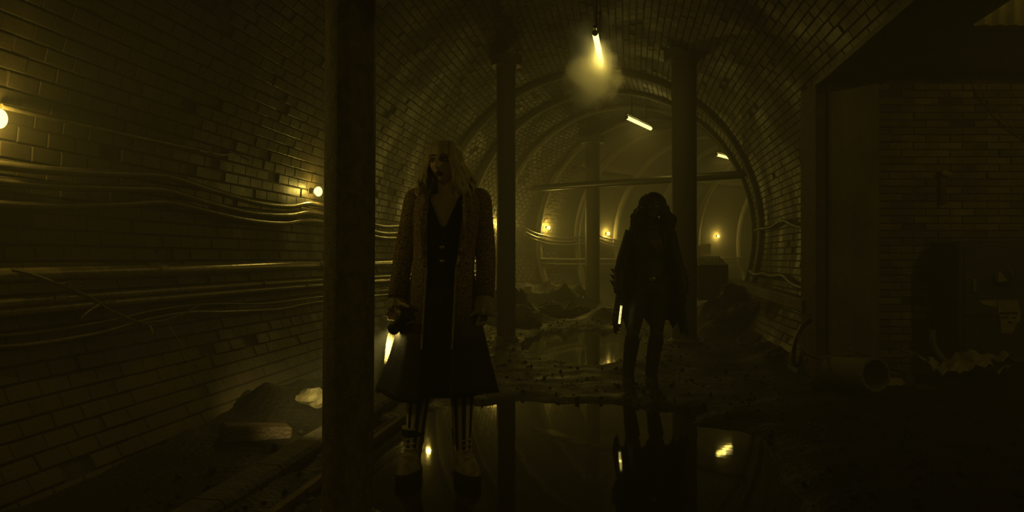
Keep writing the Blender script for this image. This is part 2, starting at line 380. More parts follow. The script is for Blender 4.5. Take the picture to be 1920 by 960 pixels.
def floor_h(x, y):
    h = .035 + .05*noise.noise(Vector((x*.9, y*.9, 1.7))) + .025*noise.noise(Vector((x*3.3, y*3.3, 4))) + .012*noise.noise(Vector((x*9, y*9, 8)))
    if 1.5 < y < 7.5:
        s = poly_sd(x, y, POND) + .16*noise.noise(Vector((x*2.2, y*2.2, 0))); h += (-.085 if s > .25 else -.085*max(0, (s+.12)/.37))
    e = math.hypot((x-1.0)/.85, (y-11.0)/2.25); s = 1-e + .12*noise.noise(Vector((x*2, y*1.2, 5)))
    if s > -.3: h -= .13*min(1, max(0, (s+.1)/.35))
    for hx, hy, r, a in HEAPS:
        d = math.hypot(x-hx, y-hy)/r
        if d < 1.6: h += a*math.exp(-d*d*2.2)*(1+.5*noise.noise(Vector((x*4, y*4, 3))))
    u, v = uv_of(x, y)
    if u > 12 or (u > 7.6 and v < 0): h += .28*min(1, (u-7.6)/2)*max(0, (abs(v)-1.5)/.75)**2
    elif v < 0: h += .05*max(0, (abs(v)-1.5)/.75)**2
    return h
mb = MB(); idx = {}
st = .07
def vid(i, j, s):
    k = (i, j, s)
    if k not in idx: idx[k] = len(mb.v); x, y = i*.07, j*.07; mb.v.append((x, y, floor_h(x, y)))
    return idx[k]
def floor_in(x, y):
    if x > 1.5 and y < YW+.05 and x < 7.2 and y > -6: return True
    d = (CXs-x)**2+(CYs-y)**2; return d.min() < 2.45**2
for j in range(-10, 430, 1):
    sc_ = 1 if j < 200 else 2
    if j % sc_: continue
    for i in range(-50, 220, sc_):
        x, y = (i+.5)*.07, (j+.5)*.07
        if x > 7.1 and y < 15: continue
        if floor_in(x, y): mb.f.append((vid(i, j, 0), vid(i+sc_, j, 0), vid(i+sc_, j+sc_, 0), vid(i, j+sc_, 0))); mb.m.append(0)
floor = struct(mb.build('floor', M_mud), 'wet muddy tunnel floor')
def puddle(pts, name, label):
    mb = MB(); mb.add([(x, y, 0.0) for x, y in pts], [tuple(range(len(pts)))]); o = mb.build(name, M_water, smooth=False); tag(o, label, 'puddle'); return o
puddle([(x*1.15+.02, 4.3+(y-4.3)*1.1) for x, y in POND], 'puddle', 'broad black puddle in the foreground around the striped stockings')
puddle([(1.0+1.0*math.cos(2*PI*k/40), 11.0+2.5*math.sin(2*PI*k/40)) for k in range(40)], 'puddle', 'round puddle in the middle distance behind the two figures')

# ================================================================== COLUMNS
def column(px, Y, r, top, label, lean=0, capped=True):
    b = at(px, 700, Y); z0 = -.08
    t = thing('support_column', label, 'column', (b.x, Y, 0))
    mb = MB(); n = 40
    mb.tube([(b.x+lean*k/10, Y, z0+(top-z0)*k/10) for k in range(11)], r, n); mb.build('shaft', M_col, t)
    mb = MB(); mb.tube([(b.x, Y, z0), (b.x, Y, .05), (b.x, Y, .05), (b.x, Y, .09)], [r*1.5, r*1.5, r*1.25, r*1.05], n); mb.build('base_flange', M_iron, t)
    if capped:
        mb = MB(); x = b.x+lean; mb.tube([(x, Y, top-.22), (x, Y, top-.17), (x, Y, top-.16), (x, Y, top-.02)], [r*1.02, r*1.1, r*1.6, r*1.65], n); mb.build('capital', M_iron, t)
    return t
column(651, 3.45, .109, 4.08, 'thick iron column in the left foreground in front of the cabled wall', .03)
M_col = mat('shaded_column_paint', (.09, .072, .048), (.045, .036, .025), .55, 30, .5, 160, stretch=(1, 1, .6))  # same paint with shade put in, so the farther columns read as silhouettes
column(949, 11.2, .132, 4.02, 'iron column right of the blonde woman, beyond the puddle edge')
column(1283, 10.9, .168, 4.02, 'thick iron column just behind the dark caped figure')
column(1111, 18.2, .165, 3.95, 'hazy farthest column standing between the two figures')

# ================================================================== LAMPS
def bulb(px, py, label, pos=None, power=P_BULB):
    p = pos or onwall(px, py, .10)
    u, v = uv_of(p.x, p.y); h = cen(u)[2]
    inn = (TP(u, 0, HC)-p).normalized(); t = thing('wall_lamp', label, 'lamp', p, 'bare bulbs along the left wall')
    mb = MB(); mb.tube([p-inn*.115, p-inn*.09, p-inn*.09, p-inn*.04], [.055, .055, .03, .026], 16); mb.build('lamp_holder', M_iron, t)
    mb = MB(); mb.ell(p, (.04, .04, .05), 16, 10); mb.build('bulb', M_glow, t)
    lamp('bulb_light', p, power, t, .03); return p
L1 = bulb(-3, 222, 'glowing bare bulb cut by the left edge of the picture', None, P_NEAR)
L2 = bulb(597, 359, 'glowing bare bulb touching the left edge of the thick foreground column', None, P_NEAR)
L3 = bulb(803, 398, 'glowing bare bulb hidden behind the blonde woman', None, 14)
L4 = bulb(940, 420, 'glowing bare bulb hidden behind the column right of the woman')
L5 = bulb(1029, 427, 'glowing bare bulb between the woman and the farthest column')
L6 = bulb(1141, 438, 'glowing bare bulb just right of the farthest column')
L7 = bulb(1347, 443, 'glowing bare bulb right of the thick column, above the slatted box')
for u in (-.3, -4.2):
    bulb(0, 0, 'bare bulb on the left wall %s the camera' % ('level with' if u > -1 else 'well behind'), TA(u, 5, R-.1), P_NEAR*.5)
def tube_lamp(px0, py0, px1, py1, H, label, ends=None, power=P_TUBE):
    a, b = ends or (at(px0, py0, F*H/(HY-py0)), at(px1, py1, F*H/(HY-py1))); d = (b-a).normalized()
    t = thing('tube_lamp', label, 'lamp', (a+b)/2, 'fluorescent tubes under the vault')
    mb = MB(); mb.tube([a, b], .034, 14); mb.build('tube', M_tubeglow, t)
    up = Vector((0, 0, .055))
    mb = MB(); mb.box((a+b)/2+Vector((0, 0, .070)), (.045, .03, (b-a).length+.06), frame(d), .008); mb.build('housing', M_black, t, False)
    for e, s in ((a, -1), (b, 1)):
        mb = MB(); mb.tube([e, e+d*s*.02], .034, 14); mb.tube([e+d*s*.012, e+d*s*.012+up], .009, 8); mb.build('end_cap', M_paper, t)
    for e in (a.lerp(b, .2), a.lerp(b, .8)):
        u, v = uv_of(e.x, e.y); zt = HC+math.sqrt(max(.1, R*R-v*v))
        mb = MB(); mb.tube([e+Vector((0, 0, .1)), Vector((e.x, e.y, zt))], .012, 8); mb.build('hanger_rod', M_iron, t)
    lamp('tube_light', (a+b)/2, power*.12, t, .03)
    l = lamp('tube_light', (a+b)/2+Vector((0, 0, -.045)), power*.8, t, .03, 'AREA')          # the fitting throws its light downward
    l.data.shape = 'RECTANGLE'; l.data.size = .05; l.data.size_y = (b-a).length; l.rotation_euler = Matrix((Vector((0, 0, 1)).cross(-d).normalized()*-1, d, Vector((0, 0, 1)))).transposed().to_euler()
    return a, b
T1 = tube_lamp(1116, 62, 1127, 115, 2.55, 'glowing fluorescent tube wrapped in a cloud of steam')
T2 = tube_lamp(1175, 220, 1220, 241, 2.6, 'glowing fluorescent tube left of the thick column top')
T3 = tube_lamp(1344, 290, 1371, 297, 2.6, 'small distant fluorescent tube right of the thick column')
tube_lamp(0, 0, 0, 0, 0, 'unseen fluorescent tube added under the vault behind the camera', (TP(-2.6, .1, 3.75), TP(-1.3, .1, 3.75)), P_REAR)  # unseen tube added to light the woman and near column from the front
# lamp above the corrugated roof opening (side chamber), out of frame
t = thing('work_lamp', 'work lamp hung in the side chamber roof', 'lamp', (4.9, 3.6, 3.2)); mb = MB(); mb.ell((4.9, 3.6, 3.2), (.05, .05, .06)); mb.build('bulb', M_glow, t)
mb = MB(); mb.tube([(4.9, 3.6, 3.25), (4.9, 3.6, 3.84)], .02, 8); mb.build('lamp_holder', M_iron, t); lamp('bulb_light', (4.9, 3.6, 3.2), P_SIDE, t)
# steam round the first tube
tm = (T1[0]+T1[1])/2
mb = MB(); c = tm + Vector((-.05, .42, -.16)); rings = []
for i in range(17):
    th = PI*i/16; th = min(max(th, .03), PI-.03); ring = []
    for k in range(24):
        q = Vector((math.sin(th)*math.cos(2*PI*k/24), math.sin(th)*math.sin(2*PI*k/24), -math.cos(th)))
        w = 1+.22*noise.noise(q*2.1+Vector((3, 1, 5)))
        ring.append(c+Vector((q.x*.42*w, q.y*.62*w, q.z*.74*w)))
    rings.append(ring)
mb.loft(rings); steam = mb.build('steam_cloud', None)
tag(steam, 'glowing cloud of steam around the nearest ceiling tube', 'steam', kind='stuff')
m = bpy.data.materials.new('steam'); m.use_nodes = True; n = m.node_tree; n.nodes.clear()
o_ = n.nodes.new('ShaderNodeOutputMaterial'); v_ = n.nodes.new('ShaderNodeVolumeScatter'); v_.inputs['Color'].default_value = (.95, .93, .85, 1); v_.inputs['Anisotropy'].default_value = .1
tc = n.nodes.new('ShaderNodeTexCoord'); sb = n.nodes.new('ShaderNodeVectorMath'); sb.operation = 'SUBTRACT'; sb.inputs[1].default_value = c
sc2 = n.nodes.new('ShaderNodeVectorMath'); sc2.operation = 'MULTIPLY'; sc2.inputs[1].default_value = (1/.40, 1/.60, 1/.70)
ln = n.nodes.new('ShaderNodeVectorMath'); ln.operation = 'LENGTH'
nz = n.nodes.new('ShaderNodeTexNoise'); nz.inputs['Scale'].default_value = 2.8; nz.inputs['Detail'].default_value = 4
ml = n.nodes.new('ShaderNodeMath'); ml.operation = 'MULTIPLY_ADD'; ml.inputs[1].default_value = 2.4
mr = n.nodes.new('ShaderNodeMapRange'); mr.inputs['From Min'].default_value = 2.06; mr.inputs['From Max'].default_value = 1.66; mr.inputs['To Min'].default_value = 0; mr.inputs['To Max'].default_value = 4.0
L_ = n.links.new
L_(tc.outputs['Object'], sb.inputs[0]); L_(sb.outputs[0], sc2.inputs[0]); L_(sc2.outputs[0], ln.inputs[0]); L_(tc.outputs['Object'], nz.inputs['Vector'])
L_(nz.outputs[0], ml.inputs[0]); L_(ln.outputs['Value'], ml.inputs[2]); L_(ml.outputs[0], mr.inputs[0]); L_(mr.outputs[0], v_.inputs['Density']); L_(v_.outputs[0], o_.inputs['Volume'])
steam.data.materials.clear(); steam.data.materials.append(m)

# ================================================================== CABLES AND PIPES ON THE LEFT WALL
def wallrun(name, pts, r, mtl, label, cat, group=None, joints=(), off=None):
    P = smoothpath([onwall(x, y, off if off is not None else r+.045) for x, y in pts], 10)
    mid = P[len(P)//2]; t = thing(name, label, cat, mid, group)
    mb = MB(); mb.tube(P, r, 12); mb.build('run', mtl, t)
    for j in joints:
        i = int(j*(len(P)-2)); d = (P[i+1]-P[i]).normalized(); mb = MB(); mb.tube([P[i]-d*.05, P[i]+d*.05], r*1.28, 12); mb.build('collar', M_iron, t)
    return t
G1 = 'cables looped along the left wall'
wallrun('wall_cable', [(-80, 300), (0, 310), (110, 321), (250, 327), (320, 333), (400, 358), (480, 380), (540, 387), (600, 385), (700, 420), (740, 424), (800, 418)], .026, M_cable, 'uppermost of the three looping wall cables, level with the lit bulbs', 'cable', G1)
wallrun('wall_cable', [(-80, 334), (0, 341), (110, 350), (250, 354), (310, 357), (390, 380), (470, 399), (540, 404), (600, 401), (700, 433), (740, 437), (800, 431)], .024, M_cable, 'middle one of the three looping wall cables', 'cable', G1)
wallrun('wall_cable', [(-80, 376), (0, 382), (110, 386), (230, 383), (310, 379), (380, 394), (460, 412), (530, 419), (600, 415), (700, 442), (740, 446), (800, 441)], .022, M_cable, 'lowest of the three looping wall cables', 'cable', G1)
G2 = 'straight pipes along the left wall'
wallrun('wall_pipe', [(-80, 521), (0, 518), (300, 508), (600, 498), (780, 493), (900, 491)], .040, M_pipe, 'uppermost straight pipe along the left wall', 'pipe', G2, (.12, .42, .62))
wallrun('wall_pipe', [(-80, 576), (0, 569), (300, 546), (600, 525), (780, 515), (900, 509)], .026, M_pipe, 'middle straight pipe along the left wall', 'pipe', G2, (.3, .55))
wallrun('wall_pipe', [(-80, 597), (0, 588), (300, 560), (600, 535), (780, 523), (900, 516)], .024, M_pipe, 'lower straight pipe along the left wall', 'pipe', G2, (.35, .6))
G3 = 'sagging wires under the wall pipes'
wallrun('slack_wire', [(-40, 632), (60, 624), (180, 606), (300, 580), (400, 570), (500, 569), (600, 557), (760, 541), (900, 530)], .012, M_cable, 'upper slack wire sagging beneath the left wall pipes', 'wire', G3)
wallrun('slack_wire', [(-40, 652), (60, 646), (180, 626), (260, 603), (350, 586), (430, 585), (530, 579), (600, 566), (760, 549), (900, 537)], .012, M_cable, 'lower slack wire sagging beneath the left wall pipes', 'wire', G3)
wallrun('conduit', [(2, 199), (40, 208), (110, 224), (200, 244), (300, 266), (395, 286)], .014, M_pipe, 'thin conduit running right from the bulb at the left edge', 'conduit', None, (.98,))
wallrun('loose_wire', [(398, 287), (420, 290), (440, 287), (466, 300)], .008, M_cable, 'short loose wire at the end of the thin conduit', 'wire')
mb_labels = ['longest dry root hanging across the left wall pipes', 'short dry root branching over the topmost wall pipe', 'dry root with forked tip beneath the wall pipes', 'thin dry root rising to the slack wires', 'fine root trailing down the bricks left of the column']
for (pts, r), lb in zip([([(20, 505), (60, 515), (110, 533), (170, 558), (200, 578), (250, 600), (280, 610), (288, 627)], [.011, .005]),
                        ([(112, 533), (130, 527), (150, 528), (160, 533)], [.007, .003]),
                        ([(185, 572), (165, 585), (152, 598)], [.008, .003]),
                        ([(270, 606), (310, 600), (345, 588), (375, 571)], [.008, .004]),
                        ([(312, 600), (330, 630), (345, 655), (358, 684)], [.005, .003])], mb_labels):
    P = smoothpath([onwall(x, y, .10+.02*math.sin(i)) for i, (x, y) in enumerate(pts)], 5)
    mb = MB(); mb.tube(P, r, 6); o = mb.build('dry_root', M_root); tag(o, lb, 'root', 'roots on the left wall')
# cables in the far bore
for (dy, lb) in ((0, 'top'), (7, 'second'), (13, 'lowest')):
    wallrun('far_cable', [(985, 428+dy), (1003, 437+dy), (1030, 444+dy), (1062, 446+dy), (1095, 443+dy), (1118, 440+dy), (1135, 446+dy), (1160, 450+dy), (1200, 449+dy)], .026, M_cable, lb+' sagging cable on the hazy far wall beneath the bulbs', 'cable', 'cables on the far wall', off=.07)
wallrun('far_pipe', [(1012, 486), (1100, 487), (1250, 486), (1400, 484)], .035, M_iron, 'upper pipe along the hazy far wall', 'pipe', 'pipes on the far wall')
wallrun('far_pipe', [(1015, 495), (1100, 496), (1250, 494), (1400, 491)], .03, M_iron, 'lower pipe along the hazy far wall', 'pipe', 'pipes on the far wall')
wallrun('wall_cable', [(1416, 432), (1426, 429), (1445, 426), (1468, 414), (1490, 423), (1510, 427), (1545, 426)], .022, M_black, 'upper wavy cable on the right wall beside the pier', 'cable')
wallrun('wall_cable', [(1406, 509), (1416, 515), (1430, 514), (1448, 518), (1468, 517), (1485, 532), (1505, 540), (1545, 545)], .026, M_black, 'lower wavy cable on the right wall above the fallen beam', 'cable')
# tie bar
mb = MB(); a = onwall(1000, 353, .09); b = onwall(1393, 327, .04); mb.tube([a, b], .07, 12); o = mb.build('tie_bar', M_black); tag(o, 'iron tie bar spanning the far tunnel behind the thick column', 'bar')
# hanging strands
for i, (x, y0, y1) in enumerate([(1046, 45, 62), (1058, 38, 60), (1068, 40, 68), (1080, 30, 60), (1166, 26, 70), (1176, 22, 66), (1191, 10, 76), (1206, 24, 62)]):
    p = onwall(x, y0-18, 0); q = at(x+1, y1, p.y); mb = MB(); mb.tube([p, p.lerp(q, .5)+Vector((.004, 0, 0)), q], [.004, .002], 5); o = mb.build('hanging_root', M_root); tag(o, 'thin root hanging by the steaming tube, %s from the left' % ('first', 'second', 'third', 'fourth', 'fifth', 'sixth', 'seventh', 'last')[i], 'root', 'hanging roots by the steaming tube')

# ================================================================== DEBRIS
def rock(p, r, label=None, group=None, seed=0, name='rock', mtl=M_rock, sq=.7):
    mb = MB(); rings = []; sd = Vector((seed*3.1, seed*1.7, seed))
    for i in range(9):
        th = PI*i/8; th = min(max(th, .05), PI-.05); ring = []
        for k in range(12):
            q = Vector((math.sin(th)*math.cos(2*PI*k/12), math.sin(th)*math.sin(2*PI*k/12), -math.cos(th)))
            ring.append(Vector(p)+Vector((q.x, q.y, q.z*sq))*r*(1+.42*noise.noise(q*1.6+sd)))
        rings.append(ring)
    mb.loft(rings); o = mb.build(name, mtl, smooth=False)
    if label: tag(o, label, 'rock', group)
    return o
GR = 'rubble lumps beyond the far puddle'
RL = ['big left-hand', 'middle', 'rounded right-of-middle', 'rightmost large, beside the far column:', 'low leftward', 'wide, just right of the near column:', 'tall, touching the near column:', 'small front', 'leftmost, by the woman\'s sleeve:', 'isolated small, right of the far column:']
RR = ['leftmost large', 'second', 'third, largest central', 'fourth', 'flat one under the slatted box:', 'small rightmost']
for i, (px, py, r) in enumerate([(1030, 560, .30), (1052, 552, .24), (1072, 556, .26), (1088, 560, .22), (1010, 572, .22), (985, 566, .3), (965, 556, .34), (1060, 575, .2), (940, 575, .25), (1140, 582, .18)]):
    Y = 15.5 if px > 1000 else 13.6
    x = (px-CX)/F*Y; z = floor_h(x, Y); rock((x, Y, z+r*.25), r, RL[i]+' rubble lump in the haze beyond the far puddle', GR, i)
for i, (px, py, r) in enumerate([(1368, 588, .20), (1388, 603, .17), (1408, 622, .19), (1432, 640, .15), (1345, 592, .16), (1455, 655, .12)]):
    p = gnd(px, py+30); rock((p.x, p.y, floor_h(p.x, p.y)+r*.2), r, RR[i]+' rubble lump at the foot of the right brick wall', 'rubble under the right wall', 20+i)
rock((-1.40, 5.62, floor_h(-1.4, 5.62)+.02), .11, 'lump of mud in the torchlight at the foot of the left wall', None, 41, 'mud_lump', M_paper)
mb = MB(); p = gnd(480, 830); p.z = floor_h(p.x, p.y)+.02
mb.box(p, (.42, .16, .13), Matrix.Rotation(math.radians(28), 3, 'Z') @ Matrix.Rotation(.12, 3, 'Y'), .012); o = mb.build('timber_block', M_wood, smooth=False); tag(o, 'short brown timber block lying at the foot of the left wall', 'block')
# kerb and rail along the left drain
t = thing('kerb', 'low concrete kerb beside the puddle in the lower left', 'kerb', TP(4, -1.4, 0))
for k in range(8):
    u = 2.2+k*.62; mb = MB(); mb.loft([[TP(uu, -1.47, -.03), TP(uu, -1.47, .075), TP(uu, -1.45, .09), TP(uu, -1.32, .085), TP(uu, -1.30, .06), TP(uu, -1.30, -.03)] for uu in (u, u+.3, u+.605)]); mb.build('kerb_stone', M_rock, t, False)
t = thing('rail', 'narrow rusty rail half sunk at the puddle edge left of the woman', 'rail', TP(5, -1.08, 0)); mb = MB(); mb.loft([[TP(u, -1.11, -.02), TP(u, -1.11, .04), TP(u, -1.07, .04), TP(u, -1.07, -.02)] for u in np.linspace(3, 8, 12)]); mb.build('rail_head', M_rust, t, False)
# slatted box right of the thick column
Yb = 13.2; xa, xb = (1309-CX)/F*Yb, (1366-CX)/F*Yb; zt = CH-(497-HY)/F*Yb; zf = floor_h((xa+xb)/2, Yb+.2)-.02
t = thing('equipment_box', 'tall dark metal box with ribbed top right of the thick column', 'box', ((xa+xb)/2, Yb+.25, zf))
mb = MB(); mb.box(((xa+xb)/2, Yb+.25, (zf+zt)/2), (xb-xa, .5, zt-zf), ch=.01); mb.build('body', M_cab, t, False)
for k in range(9):
    x = xa+.03+(xb-xa-.06)*k/8; mb = MB(); mb.box((x, Yb+.26, zt+.06), (.03, .6, .045), Matrix.Rotation(math.radians(14), 3, 'X'), .006); mb.build('roof_slat', M_iron, t, False)
mb = MB(); mb.box((xa-.02, Yb+.02, (zf+zt)/2+.05), (.03, .04, zt-zf), ch=.006); mb.build('corner_post', M_pipe, t, False)
# crate / bracket poster post behind it
p = onwall(1322, 467, .12); mb = MB(); mb.box(p, (.35, .05, .32), ch=.01); mb.box(p+Vector((.0, -.04, .02)), (.18, .04, .12), ch=.01); o = mb.build('notice_box', M_paper, smooth=False); tag(o, 'small pale box on the far wall right of the thick column', 'box')
# fallen beam along right wall
a = onwall(1372, 530, .35); b = onwall(1520, 575, .18); mb = MB(); d = (b-a); mb.box((a+b)/2, (.16, .14, d.length), frame(d), .015); o = mb.build('fallen_beam', M_wood, smooth=False); tag(o, 'dark fallen beam leaning along the right brick wall', 'beam')
a2 = onwall(1375, 545, .45); rock(a2-Vector((0, 0, .05)), .2, 'dark lump propping the end of the fallen beam', None, 55)
# right-hand debris at the foot of the brick wall
def tubeobj(name, pts, r, mtl, label, cat, group=None, n=10):
    mb = MB(); mb.tube(smoothpath(pts, 8), r, n); o = mb.build(name, mtl); tag(o, label, cat, group); return o
def A(px, py, Y): return at(px, py, Y)
tubeobj('hose', [A(1520, 600, 7.3), A(1503, 615, 7.2), A(1490, 645, 7.1), A(1487, 675, 7.0), A(1497, 683, 6.95), A(1505, 660, 7.0)], .022, M_black, 'thick black hose looping down the pier edge', 'hose')
tubeobj('hose', [A(1497, 630, 7.1), A(1502, 648, 7.0), A(1513, 662, 6.9), A(1535, 671, 6.8), A(1560, 668, 6.9), A(1600, 662, 7.1)], .016, M_root, 'pale thin hose trailing right from the pier foot', 'hose')
def bpipe():
    a = A(1560, 694, 6.9); b = A(1642, 702, 6.35); t = thing('broken_pipe', 'short wide broken pipe with its open end to the right', 'pipe', (a+b)/2)
    mb = MB(); d = (b-a).normalized(); fm = frame(d); n = 24
    def ring(c, r): return [c+fm @ Vector((r*math.cos(2*PI*k/n), r*math.sin(2*PI*k/n), 0)) for k in range(n)]
    mb.loft([ring(a, .12), ring(b-d*.05, .12), ring(b-d*.05, .135), ring(b, .135), ring(b, .115), ring(a, .10)], True, False); mb.build('pipe_wall', M_plaster, t)
bpipe()
def shard(name, px, py, Y, w, d, h, rz, label, cat, mtl):
    p = A(px, py, Y); p.z = floor_h(p.x, p.y)+h*.25; mb = MB(); n = 9; top = []; bot = []
    for k in range(n):
        a = 2*PI*k/n; rr = .75+.35*noise.noise(Vector((math.cos(a)*2, math.sin(a)*2, px)))
        q = Matrix.Rotation(rz, 3, 'Z') @ Vector((math.cos(a)*w*rr, math.sin(a)*d*rr, 0)); bot.append(p+q); top.append(p+q*.82+Vector((0, 0, h*(.7+.5*noise.noise(Vector((a, px, 0)))))))
    mb.loft([bot, top]); o = mb.build(name, mtl, smooth=False); tag(o, label, cat); return o
shard('concrete_shard', 1660, 735, 6.9, .22, .14, .07, -.2, 'pale concrete shard lying in front of the broken pipe', 'shard', M_paper)
shard('concrete_shard', 1730, 745, 6.6, .12, .08, .04, .6, 'small concrete shard on the dark ground right of the pale one', 'shard', M_rock)
def crumple(px, py, Y, w, d, h, label):
    p = A(px, py, Y); p.z = floor_h(p.x, p.y)+.02; mb = MB(); rg = []
    for i in range(17):
        row = []
        for j in range(13):
            x = (i/16-.5)*2*w; y = (j/12-.5)*2*d; z = abs(noise.noise(Vector((x*7, y*7, px))))*h*2+h*.5*(1-abs(2*i/16-1))
            row.append(p+Vector((x+.03*noise.noise(Vector((x*9, y*9, 3))), y, z)))
        rg.append(row)
    mb.loft(rg, False); o = mb.build('plastic_sheet', M_sheet); shell(o, .003); tag(o, label, 'sheet'); return o
crumple(1810, 724, 6.7, .26, .2, .13, 'crumpled pale plastic sheet on the rubble at lower right')
crumple(1885, 716, 6.9, .2, .15, .08, 'smaller crumpled plastic sheet near the right edge of the picture')
GC = 'loose cables on the rubble'
for i, (pts, r, lb) in enumerate([
    ([(1590, 655), (1610, 660), (1640, 668), (1690, 668), (1720, 664)], .018, 'loose cable along the wall foot above the broken pipe'),
    ([(1650, 680), (1670, 688), (1700, 696), (1730, 700), (1760, 690)], .02, 'loose cable sagging to the right of the broken pipe'),
    ([(1660, 700), (1700, 712), (1740, 716), (1790, 722)], .018, 'lowest loose cable leading to the crumpled sheet'),
    ([(1690, 655), (1720, 668), (1755, 690), (1775, 705)], .022, 'thick loose cable slanting across the middle of the rubble'),
    ([(1748, 620), (1750, 645), (1765, 670), (1790, 690)], .03, 'thick cable dropping down the wall left of the cabinet'),
    ([(1820, 722), (1850, 716), (1885, 712), (1930, 708)], .014, 'thin cable running off toward the right edge')]):
    tubeobj('loose_cable', [A(x, y, 7.15-.3*j/len(pts)) for j, (x, y) in enumerate(pts)], r, M_cable, lb, 'cable', GC)
tubeobj('wall_wire', [A(1822, 100, 7.65), A(1830, 140, 7.68), A(1850, 185, 7.7), A(1895, 235, 7.7), A(1935, 260, 7.7)], .008, M_root, 'thin wire hanging across the top of the rough brick wall', 'wire')
for i, (px, py, r) in enumerate([(1570, 725, .12), (1700, 700, .12), (1755, 712, .1), (1620, 672, .1), (1845, 735, .1), (1900, 740, .13), (1540, 690, .1)]):
    p = A(px, py, 7.0-.02*i); p.z = floor_h(p.x, p.y)+r*.15; rock(p, r, ['rubble stone at the foot of the pier', 'rubble stone between the loose cables', 'rubble stone left of the crumpled sheet', 'rubble stone touching the brick wall foot', 'rubble stone under the crumpled sheet', 'rubble stone nearest the right edge', 'rubble stone beside the black hose'][i], 'rubble by the brick wall', 60+i)
# dark electrical cabinet and torn notice at the right edge
t = thing('electrical_cabinet', 'dark electrical cabinet against the brick wall at the right edge', 'cabinet', (5.0, 7.45, 0))
x0, x1 = (1798-CX)/F*7.2, (1960-CX)/F*7.2; z1 = CH-(452-HY)/F*7.2
mb = MB(); mb.box(((x0+x1)/2, 7.45, z1/2), (x1-x0, .5, z1), ch=.012); mb.build('body', M_cab, t, False)
mb = MB(); mb.box(((x0+x1)/2, 7.19, z1*.72), (x1-x0-.08, .02, z1*.46), ch=.006); d_ = mb.build('door', M_cab, t, False)
mb = MB(); mb.box((x0+.12, 7.165, z1*.7), (.03, .03, .12), ch=.006); mb.build('handle', M_pipe, d_, False)
mb = MB(); mb.box(((x0+x1)/2, 7.19, z1*.24), (x1-x0-.08, .02, z1*.42), ch=.006); mb.build('door', M_cab, t, False)
def flatpoly(name, pts, Y, mtl, parent=None, th=.004):
    mb = MB(); a = [at(x, y, Y) for x, y in pts]; b = [q+Vector((0, th, 0)) for q in a]; mb.loft([a, b]); return mb.build(name, mtl, parent, False)
Yp = 7.17
t = thing('torn_notice', 'torn paper notice with black print on the cabinet at the right edge', 'notice', at(1893, 590, Yp))
flatpoly('paper', [(1871, 563), (1890, 562), (1909, 563), (1910, 576), (1914, 582), (1913, 600), (1906, 608), (1902, 618), (1896, 625), (1877, 624), (1873, 600)], Yp, M_paper, t)
flatpoly('paper_strip', [(1834, 563), (1870, 563), (1869, 576), (1855, 574), (1840, 569)], Yp, M_paper, t)
for nm, pts in (('rule', [(1874, 585), (1908, 585), (1908, 589), (1874, 589)]), ('print_mark', [(1877, 594), (1884, 594), (1889, 592), (1892, 596), (1877, 598)]), ('print_mark', [(1898, 595), (1906, 594), (1906, 597), (1899, 598)]), ('print_mark', [(1889, 605), (1893, 602), (1898, 604), (1898, 607), (1889, 606)]), ('rule', [(1873.5, 589), (1875, 589), (1877, 618), (1875.5, 618)])):
    flatpoly(nm, pts, Yp-.004, M_ink, t, .003)
t = thing('junction_box', 'small pale junction box with wires above the torn notice', 'box', at(1880, 515, 7.1))
mb = MB(); mb.box(at(1877, 520, 7.14), (.085, .06, .085), ch=.006); mb.build('body', M_paper, t, False)
for k in range(4):
    mb = MB(); mb.tube(smoothpath([at(1882, 514, 7.12), at(1888+3*k, 500+4*k, 7.05), at(1896+k, 506+8*k, 7.1), at(1889+3*k, 530, 7.14)], 6), .008, 6); mb.build('wire', M_root, t)
rockp = at(1772, 326, YW-.02); t = thing('wall_bracket', 'small pale bracket sticking out of the rough brick wall', 'bracket', rockp); mb = MB(); mb.box(rockp, (.10, .1, .05), Matrix.Rotation(.3, 3, 'Y'), .012); mb.build('plate', M_paper, t, False)
mb = MB(); mb.box(rockp+Vector((-.01, .03, -.15)), (.06, .06, .28), ch=.01); mb.build('stem', M_rust, t, False)
# small loose stones and grit in the mud (uncountable)
mb = MB()
for k in range(2600):
    y = 2.6+rng.random()**1.3*12; x = rng.uniform(-2.2, 4.2)
    uu_, vv_ = uv_of(x, y)
    if abs(vv_) > 1.9 and not (x > 1.5 and y < 7.4): continue
    z = floor_h(x, y)
    if z < -.005: continue
    r = .008+.022*rng.random()**2; q = [Vector(rng.normal(0, 1, 3)).normalized() for _ in range(1)][0]
    fm = frame(q); vs_ = [Vector((x, y, z+r*.3)) + fm @ Vector(c_)*r*(.7+.6*rng.random()) for c_ in ((1, 0, 0), (-1, 0, 0), (0, 1, 0), (0, -1, 0), (0, 0, .8), (0, 0, -.8))]
    mb.add(vs_, [(0, 2, 4), (2, 1, 4), (1, 3, 4), (3, 0, 4), (2, 0, 5), (1, 2, 5), (3, 1, 5), (0, 3, 5)])
o = mb.build('gravel', M_mud, smooth=False); tag(o, 'loose wet grit scattered over the muddy floor', 'gravel', kind='stuff')
